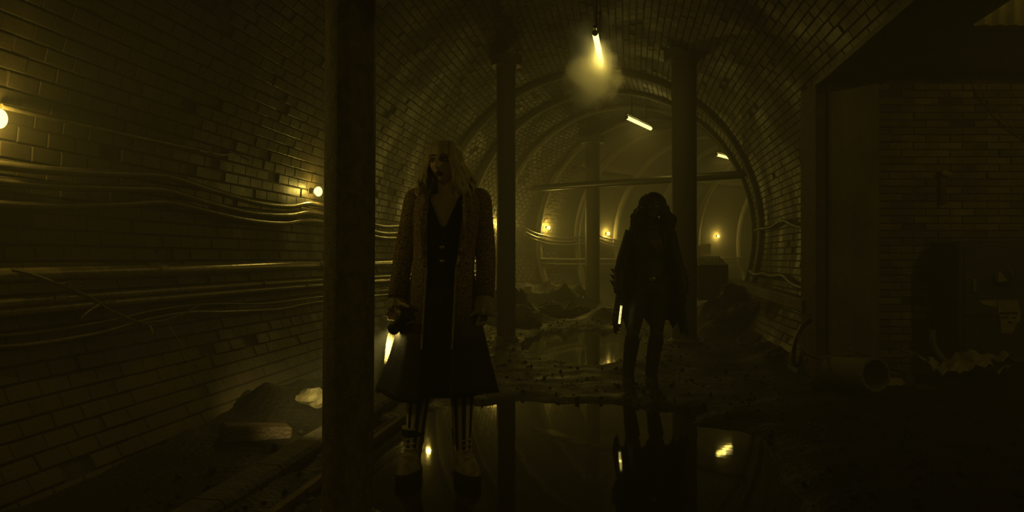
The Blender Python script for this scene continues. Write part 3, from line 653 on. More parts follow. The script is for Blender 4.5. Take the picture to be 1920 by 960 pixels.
#PEOPLE
# ================================================================== PEOPLE
def head_rings(c, yaw, pitch, roll=0, w=.076, d=.096, h=.108, fem=1.0, nu=64, nv=48):
    """closed head surface; the face looks along -y before turning"""
    M = Matrix.Rotation(yaw, 3, 'Z') @ Matrix.Rotation(pitch, 3, 'X') @ Matrix.Rotation(roll, 3, 'Y'); c = Vector(c); rings = []
    def g(x, z, x0, z0, sx, sz): return math.exp(-((x-x0)/sx)**2-((z-z0)/sz)**2)
    for i in range(nv+1):
        th = min(max(PI*i/nv, .015), PI-.015); ring = []
        for k in range(nu):
            a = 2*PI*k/nu; x = w*math.sin(th)*math.sin(a); y = -d*math.sin(th)*math.cos(a); z = -h*math.cos(th)
            lo = max(0, min(1, (-z-.005)/.10))
            x *= 1-.46*lo**1.5                                            # jaw narrows to the chin
            if y > 0: y *= 1-.62*min(1, max(0, (-z-.01)/.06))             # nape
            else: y *= 1-.10*lo
            fr = max(0, min(1, -y/.04)) if y < 0 else 0
            if y < 0 and lo > 0: z += .006*lo*fr
            dep = 0
            dep += .024*g(x, z, 0, -.026, .0115, .017) + .013*g(x, z, 0, -.004, .010, .024)     # nose
            dep += .005*(g(x, z, .013, -.031, .007, .008)+g(x, z, -.013, -.031, .007, .008))    # nostrils
            dep += .005*(g(x, z, .03, .027, .022, .009)+g(x, z, -.03, .027, .022, .009))        # brow
            dep -= .012*(g(x, z, .031, .010, .017, .012)+g(x, z, -.031, .010, .017, .012))      # sockets
            dep += .005*(g(x, z, .046, -.022, .02, .018)+g(x, z, -.046, -.022, .02, .018))      # cheekbones
            dep += .007*g(x, z, 0, -.054, .020, .0055) + .007*g(x, z, 0, -.066, .017, .006) - .004*g(x, z, 0, -.0600, .019, .0028)
            dep -= .004*g(x, z, 0, -.077, .018, .006)
            dep += .011*g(x, z, 0, -.094, .018, .013)                     # chin
            y -= dep*fr
            ring.append(c + M @ Vector((x, y, z)))
        rings.append(ring)
    return rings, (lambda p: c + M @ Vector(p)), M
def limb(mb, pts, rad, n=16): mb.tube(smoothpath(pts, 6), rad, n)
def hand(mb, wrist, d, palm_n, side, curl, size=1.0, thumb_in=.4):
    """palm plus four unequal bent fingers and a thumb leaving its side. d: toward the fingertips, palm_n: out of the palm"""
    d = Vector(d).normalized(); n = Vector(palm_n); n = (n-d*n.dot(d)).normalized(); s = d.cross(n)*side
    w = Vector(wrist); pl = .088*size; rr = []
    for t, a, b in ((0, .023, .020), (.25, .028, .018), (.6, .038, .016), (.9, .041, .014), (1.0, .038, .011)):
        c = w+d*pl*t; rr.append([c+s*a*size*math.cos(2*PI*k/14)+n*b*size*math.sin(2*PI*k/14) for k in range(14)])
    mb.loft(rr)
    for k, (off, ln) in enumerate(((.031, .074), (.0105, .082), (-.0105, .077), (-.031, .060))):
        p = w+d*(pl*.93)+s*off*size; ang = 0; pts = [p-d*.015]; seg = [ln*.46, ln*.31, ln*.25]
        dd = (d+s*off*2.2).normalized(); pts.append(p)
        for q, sg in enumerate(seg):
            ang += curl*(1, 1.15, .8)[q]*(1+.12*k); v = dd*math.cos(ang)+n*math.sin(ang); p = p+v*sg*size; pts.append(p)
        mb.tube(smoothpath(pts, 4), [.0092*size, .0090*size, .0086*size, .0078*size, .0062*size], 10)
    p = w+d*pl*.25+s*.024*size; pts = [p]
    for q, sg in enumerate((.04, .034, .027)):
        v = (d*(.62+.12*q)+s*(.75-.45*thumb_in*q)+n*(.25+.55*thumb_in*q)).normalized(); p = p+v*sg*size; pts.append(p)
    mb.tube(smoothpath(pts, 4), [.014*size, .0115*size, .0100*size, .0075*size], 10)
def fuse(mb, name, mats, root, vox, assign=None):
    """one continuous skin out of the overlapping closed pieces"""
    o = mb.build(name, mats[0], root)
    for m in mats[1:]: o.data.materials.append(m)
    md = o.modifiers.new('r', 'REMESH'); md.mode = 'VOXEL'; md.voxel_size = vox
    sm = o.modifiers.new('s', 'SMOOTH'); sm.factor = .5; sm.iterations = 2
    dg = bpy.context.evaluated_depsgraph_get(); me = bpy.data.meshes.new_from_object(o.evaluated_get(dg)); o.modifiers.clear(); o.data = me
    me.materials.clear()
    for m in mats: me.materials.append(m)
    me.polygons.foreach_set('use_smooth', [True]*len(me.polygons))
    mi = [0]*len(me.polygons)
    if assign:
        for i, p in enumerate(me.polygons): mi[i] = assign(p.center)
    me.polygons.foreach_set('material_index', mi); me.name = name; return o
def rg(cx, cy, z, a, b, n=40, a0=0, a1=2*PI, fn=None, close=True):
    out = []
    for k in range(n):
        t = a0+(a1-a0)*k/(n if close else n-1); m = fn(t, z) if fn else 1
        out.append(Vector((cx+a*m*math.sin(t), cy-b*m*math.cos(t), z)))      # t = 0 faces the camera
    return out
def lerp_tab(tab, z):
    zs = [r[0] for r in tab]; return [float(np.interp(z, zs, [r[i] for r in tab])) for i in range(1, len(tab[0]))]

# ------------------------------------------------------------------ blonde woman
X0, Y0 = (838-CX)/F*4.27, 4.27
wo_ = thing('person', 'blonde person in a long brocade coat, black vest and striped stockings holding a torch', 'person', (X0, Y0, 0))
def wl(px, py, dy=0.0):                        # point in her frame from where the photo shows it
    Y = Y0+dy; return Vector(((px-CX)/F*Y-X0, dy, CH-(py-HY)/F*Y))
def loc_mb(): return MB()
class LMB(MB):                                  # meshes given in the person's own frame
    def build(s, name, mats, parent=None, smooth=True):
        p = parent; off = Vector((0, 0, 0))
        while p: off += p.location; p = p.parent
        s.v = [(x[0]+off.x, x[1]+off.y, x[2]+off.z) for x in s.v]; return MB.build(s, name, mats, parent, smooth)
HCN = Vector((-.012, -.015, 1.672)); HYAW, HPIT = math.radians(-18), math.radians(-4)
mb = LMB(); rings, hp, HM = head_rings(HCN, HYAW, HPIT); mb.loft(rings)
for s_ in (-1, 1): mb.ell(hp((s_*.072, .012, -.008)), (.012, .02, .032), 10, 8, HM)
limb(mb, [(-.005, .02, 1.63), (-.004, .025, 1.56), (0, .028, 1.50), (0, .03, 1.44)], [.052, .050, .056, .075])
# trunk
mb.loft([rg(-.005, .03, z, a, b, 28) for z, a, b in ((.90, .155, .11), (.98, .165, .115), (1.08, .135, .10), (1.18, .128, .095), (1.30, .145, .11), (1.40, .165, .11), (1.47, .165, .085), (1.515, .10, .06))])
RS, RE, RW = Vector((-.172, .03, 1.475)), Vector((-.238, .05, 1.185)), Vector((-.262, -.03, .925))
LS, LE, LW = Vector((.175, .03, 1.475)), Vector((.205, .05, 1.185)), Vector((.200, -.02, .93))
limb(mb, [RS, RS.lerp(RE, .5), RE, RE.lerp(RW, .5), RW], [.046, .042, .036, .034, .023]); limb(mb, [LS, LS.lerp(LE, .5), LE, LE.lerp(LW, .5), LW], [.046, .042, .036, .034, .023])
# legs: the photo's stance, feet apart
RH, RK, RA = Vector((-.085, .03, .93)), Vector((-.145, .01, .50)), Vector((-.183, .03, .15))
LH, LK, LA = Vector((.070, .03, .93)), Vector((.082, .0, .50)), Vector((.084, .0, .14))
limb(mb, [RH, RH.lerp(RK, .5), RK, RK.lerp(RA, .35), RA], [.085, .070, .050, .054, .036]); limb(mb, [LH, LH.lerp(LK, .5), LK, LK.lerp(LA, .35), LA], [.085, .070, .050, .054, .036])
for an, dx in ((RA, -.02), (LA, .05)): mb.tube([an+Vector((0, .02, -.03)), an+Vector((dx*.3, -.03, -.055)), an+Vector((dx*.6, -.08, -.075))], [.036, .034, .022], 12)
TL = wl(738, 617, -.05)                         # lens centre
TD = (Vector((-1.36-X0, 5.5-Y0, .06))-TL).normalized()     # torch axis, towards the mud heap
TT = TL - TD*.20                                # tail
gripc = TL-TD*.085
hand(mb, RW, gripc-RW+Vector((0, -.02, 0)), (.85, .45, .1), 1, .95, .96, .9)
hand(mb, LW, (-.12, -.10, -1), (-.75, .55, 0), -1, .30, .96, .2)
hinv = HM.inverted()
def face_assign(p):
    q = hinv @ (Vector(p)-HCN)
    if q.y < -.03:
        for s_ in (-1, 1):
            if ((q.x-s_*.031)/.023)**2+((q.z-.012)/.015)**2 < 1: return 1
        if abs(q.x) < .023*(1-.3*abs(q.z+.060)/.012) and -.0725 < q.z < -.0495: return 2
    return 0
fuse(mb, 'body', [M_skin, M_shadow, M_lip], wo_, .0042, face_assign)
for s_ in (-1, 1):
    mb = LMB(); mb.ell(hp((s_*.031, -.0765, .010)), (.0125, .0125, .0085), 14, 10, HM); e = mb.build('eye', M_eye, wo_)
    mb = LMB(); mb.ell(hp((s_*.031-.002, -.0875, .0115)), (.0052, .0025, .0052), 12, 8, HM); mb.build('iris', M_iris, e)
    mb = LMB(); mb.tube(smoothpath([hp((s_*(.012+.012*i), (-.0945, -.0945, -.0915, -.083)[i], (.028, .033, .034, .029)[i])) for i in range(4)], 4), [.003, .0045, .002], 8); mb.build('eyebrow', M_shadow, wo_)
# hair: an under-layer over the skull and overlapping tapered locks
mb = LMB(); rr = []
for i in range(15):
    th = PI*.62*i/14+.02; ring = []
    for k in range(36):
        a = 2*PI*k/36; f = math.cos(a)
        t2 = min(th, .95) if f > .55 else th            # keep the face clear
        ring.append(hp((.084*math.sin(t2)*math.sin(a), .008-.104*math.sin(t2)*f, .014+.106*math.cos(t2))))
    rr.append(ring)
mb.loft(rr, True, False)
random.seed(3)
def lock(mb, a, zend, out, wav, r0, seed):
    pts = []; N = 15; rd = random.Random(seed); ph = rd.random()*6; base = hp((.089*math.sin(a), .008-.108*math.cos(a), .012)); dr = HM @ Vector((math.sin(a), -math.cos(a), 0))
    for i in range(N):
        t = i/(N-1); th = .16+1.40*min(1, t/.40)
        if t < .40: p = hp((.090*math.sin(th)*math.sin(a), .008-.109*math.sin(th)*math.cos(a), .014+.113*math.cos(th)))
        else:
            s2 = (t-.40)/.60; cu = max(0, (s2-.25)/.75)
            p = Vector((base.x, base.y, base.z+(zend-base.z)*s2)) + Vector((dr.x, dr.y, 0))*(out*math.sin(s2*PI*.60)) + (HM @ Vector((math.cos(a), math.sin(a), 0)))*(.016*wav*cu*math.sin(s2*7+ph)) + Vector((dr.x, dr.y, 0))*(.014*wav*cu*math.cos(s2*7+ph))
        pts.append(p)
    mb.tube(smoothpath(pts, 3), [r0*.6, r0, r0*1.1, r0*1.15, r0*1.1, r0*.9, r0*.3], 8, flat=.55)
for k in range(96):
    a = math.radians(50+260*k/95); side = abs(math.degrees(a)-180)
    lock(mb, a+random.uniform(-.02, .02), (1.535 if side > 60 else 1.50)+random.uniform(-.03, .03), (.030 if a > PI else .055)+random.uniform(-.012, .015), 1.0, random.uniform(.014, .018), k)
for k in range(14):                                                       # front curls falling on the lapels
    a = math.radians(random.choice([58, 64, 72, 80, 288, 296, 302, 308])); lock(mb, a, 1.49+random.uniform(-.03, .02), .05, 1.5, .014, 200+k)
for k in range(34):                                                       # fringe
    a = math.radians(-54+108*k/33); pts = []
    for i in range(8):
        t = i/7; th = .15+1.0*t
        pts.append(hp((.088*math.sin(th)*math.sin(a), .004-.108*math.sin(th)*math.cos(a), .018+.105*math.cos(th)-(max(0, t-.5)*.050)*(1 if abs(a) < .70 else 2.0))))
    mb.tube(smoothpath(pts, 3), [.006, .0100, .0105, .009, .005], 7, flat=.55)
h_ = mb.build('hair', M_blonde, wo_); h_['label'] = 'platinum blonde shoulder-length hair with a blunt fringe'
# torso of the vest and the pleated skirt
CC = -.028
def vest_fn(t, z): return 1
mb = LMB(); rr = []
for i in range(25):
    z = 1.02+.50*i/24; a, b = lerp_tab([(1.02, .150, .125), (1.12, .142, .115), (1.3, .160, .130), (1.42, .165, .125), (1.52, .12, .085)], z)
    vw = 0.012+max(0, (z-1.335)/.17)*.070                                 # V neckline widens upwards
    t0 = math.asin(min(.95, vw/a)) if z > 1.335 else 0.0
    rr.append(rg(-.010 if z > 1.2 else -.02, .02, z, a, b, 44, t0, 2*PI-t0, close=False))
mb.loft(rr, False); v_ = mb.build('vest', M_vest, wo_); shell(v_, .006)
for py in (464, 490):
    mb = LMB(); mb.ell(wl(829, py, -.112), (.0125, .006, .0125), 12, 8); mb.build('button', M_button, v_)
mb = LMB(); mb.loft([rg(-.03, .025, z, a, b, 72, fn=lambda t, z: 1+.035*math.sin(t*22)*min(1, (1.06-z)*3)) for z, a, b in ((.455, .235, .185), (.60, .205, .165), (.80, .175, .145), (.95, .165, .135), (1.06, .145, .12))], True, False)
o = mb.build('skirt', M_skirt, wo_); shell(o, .004)
# coat: shaped shell open in front, standing shoulders, flared skirts
COAT = [(.455, -.045, .308, .250), (.60, -.043, .272, .220), (.80, -.036, .225, .180), (.98, -.028, .186, .150), (1.12, -.022, .160, .132), (1.28, -.010, .170, .140), (1.40, -.002, .186, .140), (1.475, .002, .196, .120), (1.515, .004, .185, .095), (1.545, .004, .120, .080)]
OPEN = [(.455, .075), (.80, .080), (1.1, .078), (1.25, .088), (1.40, .098), (1.5, .088), (1.545, .075)]
mb = LMB(); rr = []; edges = ([], [])
for i in range(40):
    z = .455+(1.545-.455)*i/39; cx, a, b = lerp_tab(COAT, z); w, = lerp_tab(OPEN, z)
    t0 = math.asin(min(.93, w/a))
    def fold(t, z): return 1+(.055*math.sin(t*9+1.3)+.03*math.sin(t*17))*max(0, (.95-z)/.5)*(.4+.6*abs(math.sin(t/2)))
    ring = rg(cx, .03, z, a, b, 56, t0, 2*PI-t0, fold, False)
    if z < .62: ring = [q+Vector((-.012*(q.x < -.1)*(1-(z-.455)/.165), 0, .02*math.sin(q.x*11))) for q in ring]
    edges[1].append(ring[0]); edges[0].append(ring[-1]); rr.append(ring)
mb.loft(rr, False)
for S_, E_, W_ in ((RS, RE, RW), (LS, LE, LW)):                           # sleeves, padded at the shoulder
    sg = -1 if S_.x < 0 else 1; e2 = E_+Vector((sg*.006, 0, 0)); P = smoothpath([S_+Vector((-sg*.035, 0, .020)), S_+Vector((-sg*.002, 0, .010)), S_.lerp(e2, .3)+Vector((sg*.0, 0, 0)), e2+Vector((-sg*.006, 0, 0)), e2.lerp(W_, .55), W_+Vector((0, 0, .035))], 6)
    mb.tube(P, [.046, .059, .057, .053, .049, .048, .047], 20, cap=False)
coat = mb.build('coat', M_coat, wo_); shell(coat, .007); coat['label'] = 'long brown brocade coat with flared skirts shaded dark towards the hem'
for e in edges:
    mb = LMB(); mb.tube([q+Vector((0, -.006, 0)) for q in e[9:37]], .0062, 8); mb.build('braid_trim', M_trim, coat)
# collar and lapels
for k, e in enumerate(edges):
    sg = -1 if k == 0 else 1; rr = []
    for i, q in enumerate(e[24:40]):
        t = i/15; w = .012+.050*math.sin(min(1, t*1.15)*PI*.80); rr.append([q+Vector((0, -.010, 0)), q+Vector((sg*w*.5, -.016+.01*t, .004)), q+Vector((sg*w, .004+.018*t, .008*t))])
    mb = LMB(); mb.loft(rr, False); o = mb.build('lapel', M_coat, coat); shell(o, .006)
mb = LMB(); rr = []
for i in range(21):
    t = math.radians(48+264*i/20); x, y = math.sin(t), -math.cos(t); rr.append([Vector((.004+.108*x, .03+.075*y, 1.525)), Vector((.004+.092*x, .035+.072*y, 1.578)), Vector((.004+.118*x, .035+.092*y, 1.548))])
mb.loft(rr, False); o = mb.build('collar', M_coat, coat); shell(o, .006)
for px, py in ((800, 440), (793, 484), (790, 533), (876, 440), (875, 491), (871, 537)):
    q = wl(px, py, 0); cx, a, b = lerp_tab(COAT, q.z); y = .03-b*math.sqrt(max(0, 1-((q.x-cx)/a)**2))
    mb = LMB(); mb.ell((q.x, y-.004, q.z), (.0125, .006, .0125), 12, 8); mb.build('button', M_button, coat)
mb = LMB(); mb.loft([[wl(728, 624, .16), wl(749, 624, .14)], [wl(724, 645, .17), wl(748, 645, .15)], [wl(722, 668, .18), wl(742, 668, .16)], [wl(717, 700, .19), wl(738, 700, .17)]], False); o = mb.build('lining_flap', M_lace, coat); shell(o, .004); o['label'] = 'pale lining of the coat skirt lit by the torch'
# lace cuffs
for W_, d_ in ((RW, gripc-RW), (LW, Vector((-.12, -.10, -1)))):
    d_ = d_.normalized(); fm = frame(d_); rr = []
    for i in range(6):
        t = i/5; rr.append([W_-d_*.055+d_*(.115*t) + fm @ Vector((math.cos(2*PI*k/40), math.sin(2*PI*k/40), 0))*(.040+.022*t)*(1+.12*t*math.sin(k*2*PI*10/40)) for k in range(40)])
    mb = LMB(); mb.loft(rr, True, False); o = mb.build('lace_cuff', M_lace, wo_); shell(o, .003)
# striped stockings: separate vertical stripes
for H_, K_, A_ in ((RH, RK, RA), (LH, LK, LA)):
    P = smoothpath([K_+Vector((0, 0, .12)), K_, K_.lerp(A_, .35), A_], 6); rad = np.interp(np.linspace(0, 1, len(P)), [0, .33, .55, 1], [.066, .060, .064, .046])
    mb = LMB(); n = 48; rr = [[p+Vector((r*math.sin(2*PI*k/n), -r*math.cos(2*PI*k/n), 0)) for k in range(n)] for p, r in zip(P, rad)]
    mb.loft(rr, True, False); mb.m = [1 if (j % n) % 6 in (0, 1, 2) else 0 for j in range(len(mb.f))]
    mb.build('stocking', [M_strA, M_strB], wo_)
# platform boots
def boot(A_, yaw, shaft, big):
    t = MB(); mb = LMB(); Rz = Matrix.Rotation(yaw, 3, 'Z'); g = Vector((A_.x, A_.y, 0))
    rr = []
    for z, cy, a, b in ((shaft, .01, .056, .058), (shaft-.05, .01, .054, .056), (.16, .005, .047, .052), (.13, -.01, .047, .065), (.115, -.035, .048, .090), (.095, -.055, .050, .112), (.07, -.062, .053, .124), (.05, -.062, .054, .126)):
        ring = []
        for k in range(28):
            a_ = 2*PI*k/28; x = a*math.sin(a_); y = cy-b*math.cos(a_)
            if z < .125: x *= 1-.12*max(0, y/.06) if y > 0 else 1
            zz = z + (.022*max(0, -(y+.09)/.07) if .06 < z < .1 else 0)*-.4
            ring.append(g+Rz @ Vector((x, y, zz)))
        rr.append(ring)
    mb.loft(rr); b_ = mb.build('boot', M_boot, wo_)
    mb = LMB(); so = []
    for z, s_ in ((.0, 1.0), (.045, 1.03), (.055, 1.0)): so.append([g+Rz @ Vector((.057*s_*math.sin(2*PI*k/28), -.062-.130*s_*math.cos(2*PI*k/28), z)) for k in range(28)])
    mb.loft(so); mb.build('sole', M_sole, b_)
    for i in range(5):
        z = .135+.026*i; y = -.072+.006*i-(.03 if i == 0 else 0); mb = LMB(); mb.tube([g+Rz @ Vector((x, y+.012*abs(x)/.03, z+.004*x/.03)) for x in (-.03, 0, .03)], .0042, 6); mb.build('lace', M_lace, b_)
    return b_
boot(RA, math.radians(-14), .235, 0); boot(LA, math.radians(26), .275, 0)
mb = LMB(); mb.tube([(RA.x, RA.y, .225), (RA.x, RA.y, .235), (RA.x, RA.y, .262), (RA.x, RA.y, .268)], [.060, .063, .062, .057], 28); o = mb.build('boot_cuff', M_vest, wo_)
mb = LMB(); mb.tube([(RA.x, RA.y, .262), (RA.x, RA.y, .270)], .0625, 28); mb.build('cuff_piping', M_lace, o)
# her torch (held: a thing of its own)
o0 = Vector((X0, Y0, 0))
t = thing('torch', 'black torch in the blonde person\'s hand shining down behind the column', 'torch', o0+TL)
mb = MB(); mb.tube([o0+TT, o0+TT+TD*.01, o0+TL-TD*.05, o0+TL-TD*.035, o0+TL], [.019, .022, .022, .031, .033], 20); mb.build('barrel', M_black, t)
mb = MB(); mb.tube([o0+TT-TD*.012, o0+TT], [.032, .034], 20); mb.build('tail_cap', M_black, t)
mb = MB(); mb.tube([o0+TL+TD*.001, o0+TL+TD*.004], .028, 20); mb.build('lens', M_lens, t)
l = lamp('torch_light', o0+TL+TD*.012, P_TORCH, t, .02, 'SPOT', (1, .79, .22)); l.data.spot_size = math.radians(42); l.data.spot_blend = 1.0
l.rotation_euler = TD.to_track_quat('-Z', 'Y').to_euler()

lamp('torch_spill', o0+TL+TD*.02, .9, t, .02, 'POINT', (1, .79, .22))

# ------------------------------------------------------------------ caped figure
X1, Y1 = (1220-CX)/F*7.3, 7.3
po = thing('person', 'dark figure in a mask and long cape with big curly hair holding a light tube', 'person', (X1, Y1, 0))
def pl(px, py, dy=0.0):
    Y = Y1+dy; return Vector(((px-CX)/F*Y-X1, dy, CH-(py-HY)/F*Y))
HC2 = Vector((.015, -.02, 1.635)); mb = LMB(); rings, hp2, HM2 = head_rings(HC2, math.radians(-4), math.radians(2)); mb.loft(rings)
limb(mb, [(.01, .02, 1.59), (.008, .025, 1.53), (.005, .03, 1.47), (0, .03, 1.41)], [.052, .052, .060, .08])
mb.loft([rg(0, .03, z, a, b, 28) for z, a, b in ((.86, .16, .115), (.94, .172, .12), (1.04, .145, .105), (1.14, .138, .10), (1.26, .16, .12), (1.37, .185, .12), (1.44, .18, .09), (1.485, .10, .06))])
RS2, RE2, RW2 = Vector((-.170, .03, 1.42)), Vector((-.270, .05, 1.13)), Vector((-.300, -.04, .86))
LS2, LE2, LW2 = Vector((.175, .03, 1.42)), Vector((.262, .05, 1.13)), Vector((.300, -.02, .85))
for a_, b_, c_ in ((RS2, RE2, RW2), (LS2, LE2, LW2)): limb(mb, [a_, a_.lerp(b_, .5), b_, b_.lerp(c_, .5), c_], [.060, .052, .043, .042, .030])
RH2, RK2, RA2 = Vector((-.095, .03, .88)), Vector((-.165, .0, .47)), Vector((-.205, .03, .10))
LH2, LK2, LA2 = Vector((.085, .03, .88)), Vector((.050, .0, .47)), Vector((.005, .03, .10))
for a_, b_, c_ in ((RH2, RK2, RA2), (LH2, LK2, LA2)):
    limb(mb, [a_, a_.lerp(b_, .5), b_, b_.lerp(c_, .35), c_], [.095, .080, .056, .060, .042])
    mb.tube([c_+Vector((0, .05, -.04)), c_+Vector((0, -.04, -.05)), c_+Vector((0, -.10, -.068))], [.043, .042, .028], 12)
BT, BB = pl(1165, 573, -.06), pl(1161, 607, -.06); bd = (BB-BT).normalized()
hand(mb, RW2, BT-RW2+Vector((0, 0, -.03)), (.8, -.5, 0), 1, .95, 1.0, .9)
hand(mb, LW2, (.0, -.06, -1), (-.8, .5, 0), -1, .45, 1.0, .3)
h2 = HM2.inverted()
def suit_assign(p):
    q = h2 @ (Vector(p)-HC2)
    if q.y < -.02 and -.12 < q.z < -.030 and abs(q.x) < .058:
        if abs(q.x) < .022 and -.072 < q.z < -.050: return 2
        return 1
    return 0
fuse(mb, 'body', [M_suit, M_skin2, M_lip], po, .0055, suit_assign)
# mask: a shell over the upper face with brow and cheek ridges
mb = LMB(); rr = []
for i in range(14):
    z = -.022+.105*i/13; ring = []
    for k in range(25):
        a = math.radians(-78+156*k/24); sx = math.sqrt(max(.05, 1-(z/.112)**2)); x = .0815*sx*math.sin(a); y = -.1015*sx*math.cos(a)
        nose = .024*math.exp(-(x/.014)**2-((z+.02)/.03)**2); cut = -.018*math.exp(-((abs(x)-.031)/.018)**2-((z-.01)/.010)**2)
        ring.append(hp2((x, y-nose-cut*0 + (.010*math.exp(-((abs(x)-.031)/.018)**2-((z-.01)/.009)**2)), z-.022*max(0, abs(x)/.08)*(i < 3))))
    rr.append(ring)
mb.loft(rr, False); mk = mb.build('mask', M_mask, po); shell(mk, .004)
for s_ in (-1, 1):
    mb = LMB(); mb.tube(smoothpath([hp2((s_*.012, -.101, .022)), hp2((s_*.033, -.098, .030)), hp2((s_*.058, -.078, .040))], 4), [.004, .006, .003], 8); mb.build('brow_ridge', M_mask, mk)
    mb = LMB(); mb.tube([hp2((s_*.058, -.02, .085)), hp2((s_*.062, -.015, .125))], [.016, .003], 10); mb.build('ear_point', M_mask, mk)
    mb = LMB(); mb.ell(hp2((s_*.031, -.0895, .010)), (.011, .006, .006), 12, 8, HM2); mb.build('eye', M_eye, po)
# big curly hair
mb = LMB(); rr = []
for i in range(13):
    th = PI*.6*i/12+.02; rr.append([hp2((.09*math.sin(th)*math.sin(a), .02-.095*math.sin(th)*math.cos(a)*(1 if math.cos(a) < .3 else .9), .022+.100*math.cos(th))) if math.cos(a) < .5 else hp2((.088*math.sin(min(th, .62))*math.sin(a), .02-.095*math.sin(min(th, .62))*math.cos(a), .022+.1*math.cos(min(th, .62)))) for a in [2*PI*k/30 for k in range(30)]])
mb.loft(rr, True, False); rd = random.Random(5)
for k in range(110):
    a = math.radians(48+264*rd.random()); ze = 1.33+rd.random()*.17; N = 34; pts = []; o_ = rd.uniform(.045, .10); ph = rd.random()*6; wv = rd.uniform(2.2, 3.6)
    for i in range(N):
        t = i/(N-1); th = .1+1.45*min(1, t*2.4)
        if t < .42: p = hp2((.098*math.sin(th)*math.sin(a), .015-.102*math.sin(th)*math.cos(a), .026+.108*math.cos(th)))
        else:
            s2 = (t-.42)/.58; base = hp2((.098*math.sin(a), .015-.102*math.cos(a), .026)); dr = Vector((math.sin(a), -math.cos(a)*.75, 0))
            p = Vector((base.x, base.y, base.z+(ze-base.z)*s2))+dr*(o_*math.sin(min(1, s2*1.15)*PI*.58))
        cr = .017*min(1, t*3); p = p+Vector((cr*math.cos(wv*t*2*PI+ph), cr*math.sin(wv*t*2*PI+ph), 0)); pts.append(p)
    mb.tube(pts, [.008, .013, .014, .012, .005], 6)
o = mb.build('hair', M_dkhair, po); o['label'] = 'very dark voluminous curly hair over the shoulders'
# cape: curved sheet from the shoulders, ragged hem
mb = LMB(); rr = []
for i in range(30):
    t = i/29; ring = []
    for k in range(41):
        a = math.radians(58+244*k/40); u_ = k/40
        hem = .47+.05*math.sin(k*1.9)+.04*math.sin(k*4.3)+(.10*math.sin(u_*PI))+(.12 if u_ > .86 else 0) - (.06 if .1 < u_ < .25 else 0)
        z = 1.465+(hem-1.465)*t; w = .165+.035*min(1, t*4)+.10*t; d_ = .10+.05*min(1, t*4)+.10*t; f = 1+.05*math.sin(k*1.15)*t
        ring.append(Vector((w*1.08*f*math.sin(a)+(.025*t if math.sin(a) > 0 else 0), .06-d_*f*math.cos(a), z+(.02 if i == 0 else 0)*abs(math.cos(a)))))
    rr.append(ring)
mb.loft(rr, False); o = mb.build('cape', M_cape, po); shell(o, .005)
# cowl collar, belt, gauntlets with fins, boots, chest emblem
mb = LMB(); mb.loft([rg(.005, .03, z, a, b, 32) for z, a, b in ((1.43, .150, .10), (1.47, .115, .085), (1.505, .075, .068), (1.53, .066, .062))], True, False); o = mb.build('cowl_collar', M_cape, po); shell(o, .006)
mb = LMB(); mb.loft([rg(0, .03, z, a, b, 32) for z, a, b in ((.955, .176, .126), (.965, .180, .13), (1.005, .168, .122), (1.015, .160, .116))], True, False); bl = mb.build('belt', M_gaunt, po); shell(bl, .004)
for x in (-.12, -.065, .065, .12):
    mb = LMB(); mb.box((x, .03-.126*math.sqrt(1-(x/.178)**2)-.008, .985), (.036, .03, .052), ch=.006); mb.build('pouch', M_gaunt, bl, False)
mb = LMB(); mb.ell((0, -.103, .985), (.03, .012, .026), 14, 8); mb.build('buckle', M_button, bl)
for E_, W_, sg in ((RE2, RW2, -1), (LE2, LW2, 1)):
    mb = LMB(); d_ = (W_-E_); mb.tube([E_+d_*.15, E_+d_*.2, E_+d_*.6, E_+d_*.98, E_+d_*1.0], [.050, .056, .053, .043, .040], 18); ga = mb.build('gauntlet', M_gaunt, po)
    for f in (.35, .55, .75):
        c = E_+d_*f+Vector((sg*.046, .02, 0)); mb = LMB(); mb.loft([[c+Vector((0, 0, -.02)), c+Vector((0, .012, .0)), c+Vector((0, 0, .035))], [c+Vector((sg*.034, .012, .045))+Vector(q) for q in ((0, 0, -.002), (0, .002, 0), (0, 0, .003))]]); mb.build('fin', M_gaunt, ga, False)
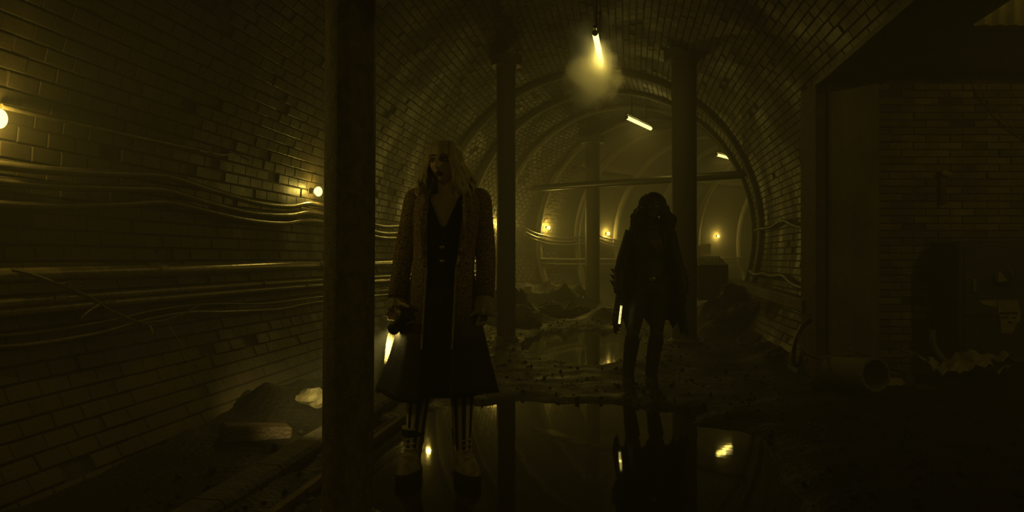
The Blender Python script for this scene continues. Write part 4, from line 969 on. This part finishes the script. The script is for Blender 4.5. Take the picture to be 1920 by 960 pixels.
for K_, A_ in ((RK2, RA2), (LK2, LA2)):
    P = [K_+Vector((0, -.01, -.02)), K_.lerp(A_, .3), K_.lerp(A_, .7), A_]; mb = LMB(); mb.tube(smoothpath(P, 5), [.070, .068, .058, .055], 20); bo = mb.build('boot', M_suit, po)
    mb = LMB(); g = Vector((A_.x, A_.y, 0)); mb.loft([[g+Vector((a*math.sin(2*PI*k/24), -.055-b*math.cos(2*PI*k/24), z)) for k in range(24)] for z, a, b in ((.0, .052, .135), (.035, .055, .138), (.06, .052, .125), (.10, .05, .085))]); mb.build('foot', M_suit, bo)
    mb = LMB(); mb.ell(K_+Vector((0, -.055, .0)), (.045, .022, .06), 14, 8); mb.build('knee_pad', M_suit, bo)
# emblem: a small spread chevron of two points on the chest
mb = LMB(); ez = CH-(455-HY)/F*7.3; ex = (1226-CX)/F*7.3-X1
pts = [(-.075, .045), (-.03, .022), (-.012, .034), (0, .020), (.012, .034), (.03, .022), (.075, .045), (.042, -.015), (.014, -.022), (0, -.062), (-.014, -.022), (-.042, -.015)]
def cy_(x): return .03-.122*math.sqrt(max(0, 1-(x/.178)**2))-.004
mb.loft([[Vector((ex+x, cy_(ex+x), ez+z)) for x, z in pts], [Vector((ex+x, cy_(ex+x)-.007, ez+z)) for x, z in pts]]); o = mb.build('chest_emblem', M_emblem, po, False); o['label'] = 'dull red spread-wing emblem on the chest'
# light tube in the right hand
o1 = Vector((X1, Y1, 0))
t = thing('light_tube', 'thin lit tube lamp pointing down in the caped figure\'s hand', 'torch', o1+BT)
mb = MB(); mb.tube([o1+BT, o1+BB], .0085, 12); mb.build('tube', M_tubeglow, t)
mb = MB(); mb.tube([o1+BB, o1+BB+bd*.012, o1+BB+bd*.03], [.018, .02, .016], 14); mb.build('end_cap', M_black, t)
mb = MB(); mb.tube([o1+BT-bd*.13, o1+BT-bd*.12, o1+BT], [.014, .017, .017], 14); mb.build('grip', M_black, t)
lamp('tube_light', o1+(BT+BB)/2, P_BATON, t, .011)
